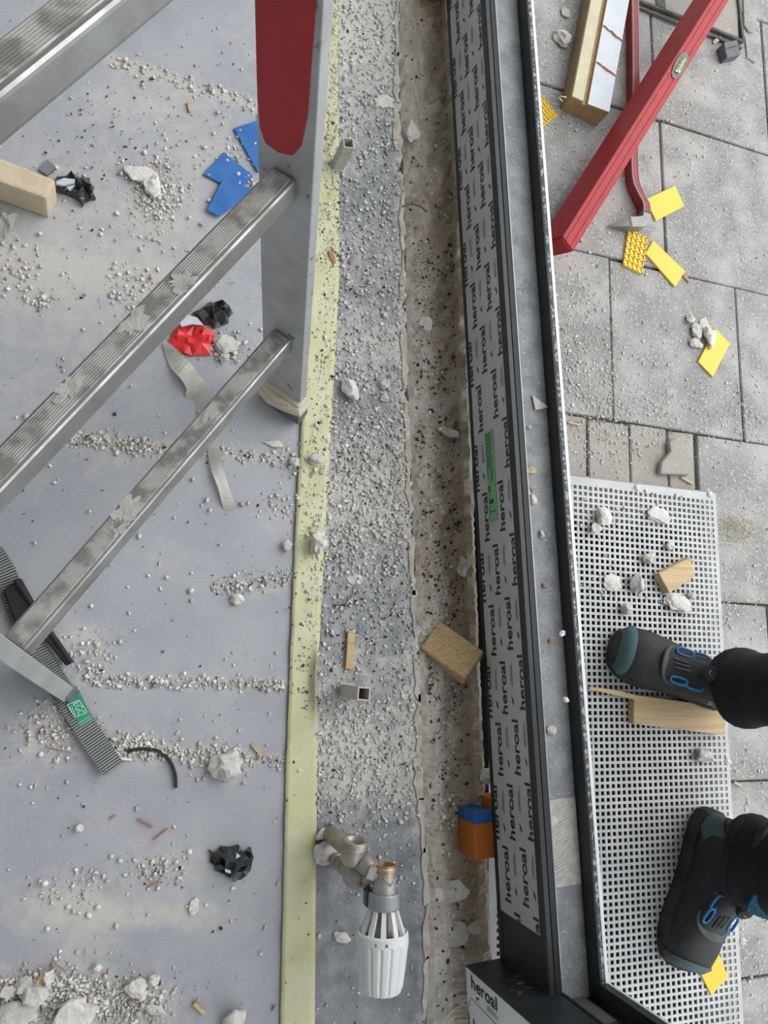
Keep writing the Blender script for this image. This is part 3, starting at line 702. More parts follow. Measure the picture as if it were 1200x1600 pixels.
# ------------------------------------------------------------------ spirit level
a = P(868, 386, Z_PAVE + .035); b = P(1118, -12, Z_PAVE + .098); d = (b - a).normalized()
roll = math.radians(20); s = d.cross(Z).normalized(); u = Quaternion(d, roll) @ s.cross(d).normalized(); s = d.cross(u).normalized()
LVL = .86; b = a + d * LVL; cen = a + d * (LVL / 2)
lev = Thing('spirit_level', a - Z * .035, 'red box-section spirit level lying across the paving', 'spirit level')
LH, LB = .060, .036
lev.part('body', bevelled(obox(cen, d, s, u, LVL, LB, LH), .0025, 2), M_redlvl)
for k in (-1, 1): lev.part('edge_rib', obox(cen + u * (LH / 2 + .0003) + s * (k * LB * .20), d, s, u, LVL - .002, .003, .0012), M_redlvl)
lev.part('end_cap', bevelled(obox(a - d * .001, d, s, u, .004, LB - .002, LH - .002), .002, 1), M_redlvl)
lev.part('end_cap', bevelled(obox(b + d * .003, d, s, u, .008, LB + .001, LH + .001), .002, 1), M_black)
vc = a + d * ((P(1040, 128, Z_PAVE + .06) - a).dot(d)) + u * (LH / 2)
ov = [vc + d * (.033 * math.cos(t)) + s * (.0135 * math.sin(t)) + u * .0006 for t in [2 * math.pi * k / 28 for k in range(28)]]
vh = lev.part('vial_housing', prism(ov, u * .0012), M_vframe)
lev.part('vial', tube([vc + u * .0022 - d * .018, vc + u * .0022 + d * .018], .0048, 12, sx=1, sy=.6), M_vial, vh)
lev.part('vial_ring', merge(tube([vc + u * .003 - d * .005 - s * .005, vc + u * .0055 - d * .005, vc + u * .003 - d * .005 + s * .005], .0008, 6), tube([vc + u * .003 + d * .005 - s * .005, vc + u * .0055 + d * .005, vc + u * .003 + d * .005 + s * .005], .0008, 6), tube([vc - d * .020 - s * .004 + u * .003, vc - d * .016 + s * .003 + u * .004, vc - d * .010 + s * .006 + u * .003], .0016, 6)), M_white, vh)
hc = a + d * ((P(1068, 105, Z_PAVE + .03) - a).dot(d)) + s * (LB / 2 + .004) - u * .010
lev.part('hand_grip', bevelled(obox(hc + d * .01, d, s, u, .055, .012, .02), .004, 2), M_redlvl)

# ------------------------------------------------------------------ old timber
zt = Z_PAVE + .040
a0 = P(894, 150, zt); a1 = P(923, 0, zt); d = (a1 - a0); d.z = 0; d.normalize(); s = Vector((d.y, -d.x, 0))
wd = (P(951, 177, zt) - a0).dot(s); sk = (P(951, 177, zt) - a0).dot(d) / wd
tim = Thing('timber_beam', a0 - Z * .04, 'old window timber with white and cream painted faces, sawn end', 'timber')
def tb(poly, back=0.0, ln=.75):
    return prism([a0 + s * x + d * (sk * x + back) + Z * (z - .04) for x, z in poly], d * ln)
tim.part('core', tb([(0, 0), (0, .037), (wd * .30, .037), (wd * .34, .033), (wd * .42, .033), (wd * .44, .037), (wd, .041), (wd, .0)]), M_endgrain, label='sawn brown end grain')
tim.part('side_face', tb([(-.0012, 0.001), (-.0012, .036), (.0002, .0365), (.0002, .001)], .001), M_oldwood)
tim.part('cream_face', tb([(0, .0370), (.001, .0395), (wd * .30, .0395), (wd * .31, .036), (wd * .3, .0365)], .001), M_cream)
wf = tim.part('white_face', tb([(wd * .44, .037), (wd * .44, .0385), (wd * .995, .0425), (wd, .041)], .001), M_whitep)
for q in (.102, .19):
    pts = [a0 + s * (wd * (.45 + .55 * t)) + d * (q + sk * wd * t - .018 * t + random.uniform(-.002, .002)) + Z * (.0395 - .04 + .0040 * t) for t in [k / 7 for k in range(8)]]
    tim.part('paint_split', tube(pts, [.0012, .0018, .0014, .002, .0026, .0018, .002, .001], 5), M_split, wf)
tim.part('splinter', merge(tube([P(878, 158, zt), P(872, 151, zt + .004)], [.002, .0006], 5), tube([P(884, 152, zt), P(875, 150, zt + .006)], [.0018, .0005], 5)), M_wood)

# ------------------------------------------------------------------ pry bar
zb = Z_PAVE + .012
pl = smooth_line([P(x, y, zb) for x, y in ((987, -40), (988, 20), (989, 100), (989, 180), (987, 245), (989, 285), (998, 308), (1005, 322), (1006, 335))], 4)
pry = Thing('pry_bar', P(989, 180, Z_PAVE), 'red pry bar with bent steel claw under the level', 'pry bar')
pry.part('bar', tube(pl, [.0085] * len(pl), square=True, sx=.85, sy=1.2), M_redbar)
pry.part('edge_flange', merge(tube([p + Vector((.0072, 0, .009)) for p in pl], [.0022] * len(pl), 6), tube([p + Vector((-.0068, 0, .009)) for p in pl], [.0018] * len(pl), 6)), M_ribgrey)
cl = smooth_line([P(1006, 333, zb), P(1006, 344, zb), P(998, 350, zb), P(982, 351, zb), P(966, 352, zb - .003), P(950, 353, zb - .008)], 5)
nn = len(cl)
pry.part('claw', tube(cl, [.0085 + .003 * math.sin(math.pi * i / nn) if i < nn * .6 else max(.0015, .0095 * (1 - (i / nn - .6) / .4)) for i in range(nn)], square=True, sx=.9, sy=.95), M_dsteel)

# ------------------------------------------------------------------ yellow and blue packers
def packer(name, px, z, th, mt, label, cat, grp, gridded=False, tilt=0):
    c = P(sum(q[0] for q in px) / 4, sum(q[1] for q in px) / 4, z)
    t = Thing(name, c, label, cat, grp)
    vt = [P(x, y, z + th) for x, y in px]
    if not gridded:
        t.part('plate', bevelled(prism(vt, (0, 0, -th)), .0008, 1), mt); return t
    t.part('plate', prism([p - Z * th * .45 for p in vt], (0, 0, -th * .55)), mt)
    A, B, C, D = vt
    bil = lambda a, b: (A * (1 - a) + B * a) * (1 - b) + (D * (1 - a) + C * a) * b
    na, nb = 4, 6
    for k in range(na + 1):
        q = k / na * .94 + .03
        t.part('rib', prism([bil(q - .025, 0), bil(q + .025, 0), bil(q + .025, 1), bil(q - .025, 1)], (0, 0, -th * .6)), mt)
    for k in range(nb + 1):
        q = k / nb * .96 + .02
        t.part('rib', prism([bil(0, q - .017), bil(1, q - .017), bil(1, q + .017), bil(0, q + .017)], (0, 0, -th * .6)), mt)
    return t
YG = 'yellow plastic packers'
packer('plastic_packer', [(1009.4, 311), (1054.8, 289.6), (1070, 321.6), (1025, 345)], Z_PAVE, .004, M_yellow, 'smooth yellow packer beside the bend of the pry bar', 'packer', YG)
packer('plastic_packer', [(982.6, 356.6), (1012.5, 371), (1004, 428), (974, 413)], Z_PAVE, .005, M_yellow, 'yellow packer with gridded back, just below the pry bar claw', 'packer', YG, True)
packer('plastic_packer', [(1020.8, 375), (1071, 423.7), (1055, 448), (1009, 396)], Z_PAVE, .004, M_yellow, 'smooth yellow packer touching the gridded one', 'packer', YG)
packer('plastic_packer', [(1117.7, 513), (1141, 537), (1114, 588.7), (1091, 565)], Z_PAVE, .004, M_yellow, 'smooth yellow packer with mortar rubble at its corner', 'packer', YG)
packer('plastic_packer', [(846, 147), (872, 179), (849, 198), (822, 165)], Z_PAVE, .005, M_yellow, 'gridded yellow packer half hidden between frame and timber', 'packer', YG, True)
packer('plastic_packer', [(1090, 1512), (1120, 1480), (1138, 1527), (1112, 1556)], Z_GRATE, .003, M_yellow, 'smooth yellow packer under the toe of the lower boot', 'packer', YG)
BG = 'blue plastic packers'
packer('plastic_packer', [(365, 200), (420, 182), (446, 250), (402, 268)], 0, .004, M_blue, 'blue packer partly hidden behind the ladder rail', 'packer', BG)
packer('plastic_packer', [(350, 237), (396, 274), (371, 300), (317, 272)], 0, .004, M_blue, 'square blue packer lying uppermost left of the ladder rail', 'packer', BG)
packer('plastic_packer', [(347, 281), (402, 296), (342, 338), (323, 328)], 0.0042, .003, M_blue, 'tapering blue packer poking out from under the rung', 'packer', BG)

# orange packer stacks under the frame
def stack(x, y, label, s_in, n=3, ln=.052):
    c = P(x, y, -.046); t = Thing('packer_stack', c, label, 'packers', 'packer stacks carrying the frame')
    ws = (c - B_).dot(WV); ss = (c - B_).dot(U); z0, z1 = -.046 - ZF, -.001
    o = lambda w0, w1, s0, s1, a, b: prism([FM(s0, w0, b), FM(s1, w0, b), FM(s1, w1, b), FM(s0, w1, b)], (0, 0, a - b))
    t.part('orange_shim', bevelled(o(ws, ws + .07, ss - ln, ss - .004, z0, z1), .001, 1), M_orange)
    dz = (z1 - z0) / n
    for k in range(n):
        t.part('blue_shim', o(ws + .001, ws + .045, ss - .006, ss + .012, z0 + dz * k + .0008, z0 + dz * (k + 1) - .0008), M_blue if k != 1 else M_blue)
    t.part('orange_wedge', o(ws + .035, ws + .085, ss - .005, ss + .026, z0 + .004, z1 - .003), M_orange)
    return t
stack(714, 1272, 'orange and blue packer stack under the frame near its corner', 0)
stack(640, -48, 'orange packer stack under the frame at the top of the picture', 0)

# ------------------------------------------------------------------ radiator valve
zv = .125
vb = P(560, 1345, 0)
val = Thing('radiator_valve', vb, 'capped radiator pipes with white thermostatic valve head', 'radiator valve')
def V(x, y, z=zv): return P(x, y, z)
p1 = P(512, 1300, 0); p2 = P(519, 1338, 0)
val.part('pipe', tube([p1, p1 + Z * .110], .0105, 16), M_brass, smooth=True)
val.part('pipe', tube([p2, p2 + Z * .088], .0092, 16), M_brass, smooth=True)
val.part('pipe_ring', lathe(p2 + Z * .028, Z, [(0, .0092), (.001, .0108), (.004, .0108), (.005, .0092)], 18), M_nickel)
e1_ = p1 + Z * .112; ax = Vector((.06, 1, .22)).normalized()
b1 = val.part('elbow', lathe(e1_ - ax * .022, ax, [(.006, .004), (.009, .011), (.014, .0145), (.022, .0150), (.027, .0142), (.029, .0150), (.037, .0150), (.038, .0145), (.038, .0112), (.028, .011)], 22, cap=False), M_nickel, smooth=True)
val.part('thread', merge(*[lathe(e1_ + ax * (.007 + .0025 * k), ax, [(0, .0149), (.0008, .0156), (.0016, .0149)], 22, cap=False) for k in range(4)]), M_nickel, b1)
e2_ = p2 + Z * .086
b2 = val.part('return_body', lathe(e2_ - Vector((.010, -.002, .004)), Vector((1, -.1, .25)), [(0, .006), (.002, .012), (.008, .0155), (.018, .0170), (.023, .0160), (.026, .013), (.028, .006)], 22), M_nickel, smooth=True)
val.part('return_flange', bevelled(obox(e2_ + Vector((.016, .006, .008)), Vector((.97, 0, .24)).normalized(), Y, Vector((-.24, 0, .97)).normalized(), .011, .044, .026), .005, 2), M_nickel)
va = V(602, 1351); vbm = V(600, 1402); ax = (vbm - va).normalized()
val.part('connector', tube([e1_ + Vector((.008, -.006, .004)), (e1_ + va) / 2 + Vector((.004, -.014, .0)), va + ax * .018], [.0125, .0105, .0115], 16), M_nickel, smooth=True)
val.part('hex_nut', lathe((e1_ + va) / 2 + Vector((-.004, -.012, 0)), Vector((1, -.35, .15)), [(0, .0125), (.001, .014), (.010, .014), (.011, .0125)], 6), M_nickel)
ln = (vbm - va).length
bod = val.part('valve_body', lathe(va, ax, [(.012, .0108), (.002, .0115), (0, .0128), (.004, .0135), (.010, .0130), (.014, .0142), (.026, .0142), (ln - .002, .0150)], 24, cap=False), M_nickel, smooth=True)
val.part('brass_ring', lathe(va - ax * .0006, ax, [(.004, .0100), (0, .0105), (0, .0130), (.008, .0134), (.008, .0128)], 24, cap=False), M_brass2, bod)
val.part('body_ridge', tube([va + ax * .012 + Vector((-.006, 0, .013)), va + ax * .020 + Vector((.002, 0, .0148)), va + ax * .013 + Vector((.011, 0, .010))], .0012, 6), M_collar, bod)
hd = val.part('collar', lathe(vbm - ax * .006, ax, [(0, .0150), (0, .0178), (.002, .0186), (.016, .0190), (.018, .0180), (.018, .012)], 28, cap=False), M_collar, smooth=False)
c0 = vbm + ax * .010
for k in range(10):
    t = 2 * math.pi * k / 10; _, s, u = frame_at(ax); rd = s * math.cos(t) + u * math.sin(t); tg = ax.cross(rd)
    A1 = c0 + rd * .0165; B1 = c0 + ax * .030 + rd * .0275
    val.part('cage_rib', prism([A1 + tg * .0022, B1 + tg * .0034, B1 - tg * .0034, A1 - tg * .0022], -rd * .004), M_head)
val.part('inner_core', lathe(c0, ax, [(0, .011), (.030, .013)], 18), M_nickel)
hb = c0 + ax * .026; n = 64; rings = []
for dd, rr0, amp in ((.006, .0200, 0), (.003, .0255, 0), (0, .0285, 0), (.002, .0305, 0), (.010, .0312, 0), (.0125, .0310, 1), (.040, .0285, 1), (.058, .0262, 1), (.064, .0240, .4), (.066, .0180, 0)):
    ring = []
    for k in range(n):
        t = 2 * math.pi * k / n; q = rr0 - amp * (.0014 if k % 4 == 0 else 0); ring.append(hb + ax * dd + s * (q * math.cos(t)) + u * (q * math.sin(t)))
    rings.append(ring)
hv = val.part('thermostat_head', loft(rings, cap=False), M_head)
val.part('head_end', lathe(hb + ax * .066, ax, [(0, .0182), (.0005, .0001)], 32), M_head, hv)
tp_ = hb + ax * .007; up = (Vector((-.35, .0, 1)) - ax * ax.dot(Vector((-.35, 0, 1)))).normalized(); sd = ax.cross(up)
for q, ww in ((.25, .0007), (-.15, .0012)):
    dr = (up * math.cos(q) + sd * math.sin(q)); val.part('scale_mark', obox(tp_ + dr * .0312, ax, ax.cross(dr), dr, .003, ww * 2, .0006), M_grey, hv)
val.part('stop_block', bevelled(obox(V(577, 1402, zv - .012), X, Y, Z, .012, .020, .014), .002, 1), M_black)
one('plaster_heap', merge(rock(P(500, 1302, .002), .012, .018, .012, 5), rock(P(507, 1328, .002), .030, .026, .016, 6), rock(P(523, 1325, .002), .022, .014, .010, 8)), M_lump, 'plaster lump around the foot of the radiator pipes', 'rubble')

# ------------------------------------------------------------------ cut-off square tubes
def sq_tube(bx, by, h_, w_, ang, label, lean=(0, 0)):
    c = P(bx, by, .002); t = Thing('square_tube', c, label, 'tube stub', 'cut square tube stubs')
    ca, sa = math.cos(ang), math.sin(ang); a = Vector((ca, sa, 0)); b = Vector((-sa, ca, 0)); q = .0016; w_ /= 2
    rings = []
    for z, k in ((0, w_), (h_, w_), (h_, w_ - q), (.004, w_ - q)):
        rings.append([c + Vector((lean[0] * z, lean[1] * z, z)) + a * (i * k) + b * (j * k) for i, j in ((1, 1), (-1, 1), (-1, -1), (1, -1))])
    t.part('tube_wall', loft(rings), M_tube)
    t.part('floor_flange', obox(c + Z * .002, a, b, Z, w_ * 2 + .004, w_ * 2 + .004, .004), M_lumpg)
sq_tube(527, 260, .060, .0165, .12, 'upright square steel stub beside the ladder rail')
sq_tube(541, 1079, .078, .0170, -.05, 'short square steel stub on the grey strip below the wood chip')

# ------------------------------------------------------------------ timber offcuts
def block(name, corners_top, z, th, mt, label, cat='wood block', end=None):
    vf = bevelled(plate(corners_top, z, th), .0012, 1); return one(name, vf, mt, label, cat)
# block wedged in the channel, one end raised
c = P(705, 1020, -.002); ax_ = (P(722, 1050, .03) - P(662, 1008, .0)).normalized(); up = Vector((-.46, .36, .81)); up = (up - ax_ * up.dot(ax_)).normalized(); sd = up.cross(ax_)
wb = Thing('wood_block', c - Z * .03, 'sawn softwood block wedged across the mortar channel', 'wood block')
wb.part('block', bevelled(obox(c, ax_, sd, up, .078, .050, .034), .0016, 1), M_wood2)
for k in range(9): wb.part('saw_ridge', obox(c + up * .0172 + sd * (-.021 + .00525 * k), ax_, sd, up, .076, .0018, .0012), M_wood)
wb.part('torn_end', obox(c + ax_ * .0392, ax_, sd, up, .0006, .048, .032), M_endgrain)
block('wood_offcut', [(1029.5, 896), (1079, 870), (1087, 900), (1046, 927)], Z_GRATE, .017, M_wood, 'short pale wood offcut on the grating above the upper boot', 'wood offcut')
block('wood_wedge', [(991, 1085), (1140, 1106), (1131, 1149), (990, 1131)], Z_GRATE, .016, M_wood, 'long pale wood wedge beneath the upper boot', 'wood wedge')
one('wood_splinter', tube([P(920, 1075, Z_GRATE + .006), P(950, 1080, Z_GRATE + .009), P(990, 1089, Z_GRATE + .012)], [.0025, .0035, .004], square=True), M_wood, 'thin pale splinter on the grating pointing at the frame', 'splinter')
# beige block at the left edge
zt = .050
A1, B1, C1, D1 = P(-60, 222, zt), P(87, 281, zt), P(72, 310, zt), P(-60, 262, zt)
one('insulation_block', bevelled(prism([A1, B1, C1, D1], (0, 0, -zt)), .004, 2), M_beige, 'beige block cut off by the left picture edge', 'block')

# ------------------------------------------------------------------ crumpled films and strips
def crumple(px, z, hgt, seed, n=26):
    """crumpled sheet of film: outline polygon in pixels, folded into sharp facets"""
    from mathutils.geometry import delaunay_2d_cdt
    r = random.Random(seed); rim = [P(x, y, z) for x, y in px]; c = sum(rim, Vector()) / len(rim)
    pts = []; m_ = len(rim)
    for i in range(m_):
        a, b = rim[i], rim[(i + 1) % m_]
        pts.append((a, r.uniform(.0, .35))); pts.append(((a + b) / 2 + (c - (a + b) / 2) * r.uniform(0, .16), r.uniform(.0, .5)))
    for k in range(n):
        i = r.randrange(m_); q = c.lerp(rim[i].lerp(rim[(i + 1) % m_], r.random()), math.sqrt(r.random()) * .92)
        pts.append((q, r.uniform(.15, 1)))
    res = delaunay_2d_cdt([Vector((p.x, p.y)) for p, _ in pts], [], [list(range(2 * m_))], 1, 1e-6)
    v2, tris = res[0], res[2]; src = res[3]
    top = [Vector((p.x, p.y, z + .0012 + hgt * pts[src[i][0]][1] if src[i] else z + hgt * .5)) for i, p in enumerate(v2)]
    cnt = {}
    for q in tris:
        for a, b in zip(q, list(q[1:]) + [q[0]]): cnt[(a, b)] = 1
    v = top + [Vector((p.x * .97 + c.x * .03, p.y * .97 + c.y * .03, z + .0004)) for p in top]; nn = len(top)
    f = [tuple(q) for q in tris] + [tuple(i + nn for i in reversed(q)) for q in tris]
    f += [(a, a + nn, b + nn, b) for a, b in cnt if (b, a) not in cnt]
    return v, f
bag = Thing('crumpled_film', P(120, 298, 0), 'crumpled black and silver film wad beside the beige block', 'plastic wad', 'crumpled black film wads')
bag.part('film', crumple([(88, 278), (115, 275), (140, 278), (148, 295), (150, 314), (137, 317), (130, 325), (118, 312), (88, 302)], 0, .022, 3), M_bag)
bag.part('silver_patch', merge(prism([P(x, y, .024) for x, y in ((88, 283), (100, 278), (117, 280), (116, 286), (100, 289), (88, 287))], (0, 0, -.004)), prism([P(x, y, .022) for x, y in ((104, 292), (117, 289), (109, 297))], (0, 0, -.003))), M_bagw)
bag = Thing('crumpled_film', P(335, 494, 0), 'crumpled black film wad lying against the red scrap', 'plastic wad', 'crumpled black film wads')
bag.part('film', crumple([(300, 490), (322, 477), (345, 472), (358, 480), (364, 490), (357, 506), (335, 515), (318, 508)], 0, .024, 8), M_bag)
bag.part('silver_patch', prism([P(x, y, .014) for x, y in ((280, 503), (292, 492), (308, 496), (318, 508), (300, 506), (284, 510))], (0, 0, -.004)), M_bagw)
bag = Thing('crumpled_film', P(360, 1346, 0), 'crumpled glossy black film wad alone on the lower floor', 'plastic wad', 'crumpled black film wads')
bag.part('film', crumple([(325, 1326), (336, 1330), (345, 1320), (372, 1318), (382, 1330), (391, 1322), (395, 1337), (390, 1358), (376, 1374), (366, 1378), (355, 1368), (335, 1358), (327, 1345)], 0, .026, 14), M_bag)
bag.part('silver_patch', merge(prism([P(x, y, .027) for x, y in ((370, 1333), (376, 1338), (369, 1342))], (0, 0, -.004)), prism([P(x, y, .020) for x, y in ((352, 1358), (361, 1361), (360, 1365), (352, 1362))], (0, 0, -.004))), M_bagw)
one('red_film_scrap', crumple([(261, 535), (268, 520), (285, 508), (305, 502), (320, 514), (336, 520), (334, 530), (329, 556), (300, 557), (275, 552)], 0, .012, 21), M_redfilm, 'torn red film scrap beside the black wad', 'plastic scrap')
pts = smooth_line([P(x, y, z) for x, y, z in ((257, 534, .004), (275, 562, .006), (298, 590, .005), (315, 622, .004), (327, 660, .006), (332, 690, .005), (338, 725, .008), (350, 765, .005), (360, 797, .002))], 5)
n = len(pts)
one('clear_tape_strip', ribbon(pts, [.004 + .026 * math.sin(math.pi * min(1, i / n * 2.2)) * (1 if i < n * .45 else 0) + (.013 if i >= n * .3 else 0) for i in range(n)], .0004, tilt=[.4 * math.sin(i * .5) for i in range(n)]), M_clear, 'long crinkled strip of clear tape under the lower rung', 'tape strip')
one('clear_film_scrap', crumple([(-20, 345), (12, 338), (30, 336), (20, 360), (6, 378), (-20, 392)], 0, .010, 31), M_clear, 'clear crinkled film below the beige block', 'plastic scrap')
# ribbed strip with green label
pts = smooth_line([P(x, y, z) for x, y, z in ((-14, 862, .006), (8, 900, .006), (40, 980, .005), (74, 1046, .005), (106, 1092, .006), (136, 1140, .010), (178, 1202, .012))], 8)
rs = Thing('ribbed_strip', P(100, 1090, 0), 'grey cross-ribbed flat strip with green label under the ladder foot', 'ribbed strip')
bod = rs.part('strip', ribbon(pts, .0265, .0014), M_ribdark)
rb = []
tot = [0]
for i in range(1, len(pts)): tot.append(tot[-1] + (pts[i] - pts[i - 1]).length)
def along(q):
    i = max(1, min(int(np.searchsorted(tot, q)), len(pts) - 1)); t = (q - tot[i - 1]) / (tot[i] - tot[i - 1]); return pts[i - 1].lerp(pts[i], t), (pts[i] - pts[i - 1]).normalized()
q = .002
while q < tot[-1] - .001:
    p, d = along(q); _, s, u = frame_at(d); rb.append(obox(p + u * .0018, d, s, u, .0016, .0262, .0014)); q += .0033
rs.part('ridges', merge(*rb), M_ribgrey, bod)
zl = .0125
gl = rs.part('green_label', prism([P(x, y, zl - .001) for x, y in ((94, 1079), (120, 1072), (145, 1124), (126, 1136))], (0, 0, -.0015)), M_grlabel)
ea, ef = text_mesh('EGC', .017, .0085, .0)
o_ = P(121, 1108, zl - .0004); dx = (P(127, 1119, zl) - P(117, 1096, zl)).normalized(); dy = Z.cross(dx)
tx = ([o_ + dx * p[0] + dy * (p[1] + .002) for p in ea], ef)
fr4 = [P(x, y, zl - .0004) for x, y in ((104.7, 1101), (123, 1093.6), (136, 1113), (116.6, 1120.7))]
rs.part('label_print', merge(tx, *[tube([fr4[i], fr4[(i + 1) % 4]], .0005, 4) for i in range(4)], *[tube([o_ + dx * (-.006) + dy * k, o_ + dx * .006 + dy * k], .0004, 4) for k in (-.005, -.007)]), M_whitetxt, gl)
one('black_rubber_strip', merge(bevelled(plate([(4, 922), (32, 902), (62, 956), (112, 1034), (104, 1042), (70, 1000), (28, 986)], .007, .010), .002, 1), tube([P(24, 905, .019), P(60, 960, .019), P(112, 1036, .017)], .003, 8)), M_blackm, 'black rubber profile beneath the rung end and ladder foot', 'rubber strip')
t = Thing('ribbed_scrap', P(74, 260, 0), 'small dark ribbed scrap behind the beige block', 'ribbed scrap')
t.part('plate', plate([(73, 249), (88.5, 260.5), (74, 274), (60, 264)], .001, .003), M_grey)
for k in range(6):
    q = (k + .5) / 6; a = P(73 * (1 - q) + 88.5 * q, 249 * (1 - q) + 260.5 * q, .0045); b = P(60 * (1 - q) + 74 * q, 264 * (1 - q) + 274 * q, .0045)
    t.part('rib', tube([a, b], .0007, 5), M_ribgrey)
def curve_thing(name, px, z, rad, mt, label, cat, n=6):
    return one(name, tube(smooth_line([P(x, y, z + (q[0] if q else 0)) for x, y, *q in px], 6), rad, n), mt, label, cat)
curve_thing('black_strip', [(199, 1174), (222, 1170), (248, 1174), (264, 1188), (273, 1208), (275, 1231)], .004, .0022, M_black, 'thin curved black strip on the floor by the lower debris line', 'strip')
curve_thing('wire', [(628, 323), (640, 319), (655, 322), (667, 331)], .006, .0012, M_black, 'short bent black wire across the channel edge', 'wire')
curve_thing('pale_strip', [(170, 1178), (188, 1185), (206, 1187)], .003, .0016, M_white, 'tiny white curl beside the ribbed strip end', 'strip')

# dark grey plastic part near the cover
t = Thing('plastic_part', P(1143, 76, Z_PAVE), 'dark grey stepped plastic part near the cover frame', 'plastic part')
t.part('base', bevelled(plate([(1130, 67), (1151, 63), (1158, 85), (1136, 90)], Z_PAVE, .020), .0015, 1), M_grey)
t.part('upper_step', bevelled(plate([(1131, 66), (1152, 62), (1154, 70), (1133, 75)], Z_PAVE + .018, .006), .001, 1), M_grey)
# access cover
t = Thing('access_cover', P(1080, 10, Z_PAVE), 'recessed access cover with dark iron rim at the paving top', 'cover')
t.part('infill', bevelled(plate([(1000, -70), (1152, -70), (1154, 58), (1108, 42), (1060, 22), (998, 2)], Z_PAVE, .004), .001, 1), M_slab2)
def strip_px(pts, w, z, th):
    return merge(*[ribbon([P(*pts[i], z + th), P(*pts[i + 1], z + th)], w, th) for i in range(len(pts) - 1)])
t.part('rim', strip_px([(988, -1), (1056, 25), (1110, 45), (1160, 66)], .006, Z_PAVE + .001, .004), M_ironf)
t.part('rim', strip_px([(990, 9), (1056, 36), (1110, 56), (1158, 76)], .005, Z_PAVE + .001, .003), M_ironf)
t.part('rim', strip_px([(1147, -60), (1153, 0), (1160, 66)], .006, Z_PAVE + .001, .004), M_ironf)
t.part('lifting_key_seat', bevelled(plate([(1024, -6), (1040, -4), (1041, 13), (1026, 8)], Z_PAVE + .002, .004), .001, 1), M_ironf)
t = Thing('kerb_stone', P(1170, 20, Z_PAVE), 'narrow rounded grey kerb stone right of the access cover', 'stone')
t.part('stone', bevelled(plate([(1160, -60), (1178, -60), (1183, 40), (1178, 50), (1170, 49), (1163, 38)], Z_PAVE, .004), .002, 2), M_slab)
t.part('stone_end', bevelled(plate([(1164, 56), (1184, 54), (1190, 92), (1180, 98), (1168, 90)], Z_PAVE - .001, .004), .002, 2), M_slab)

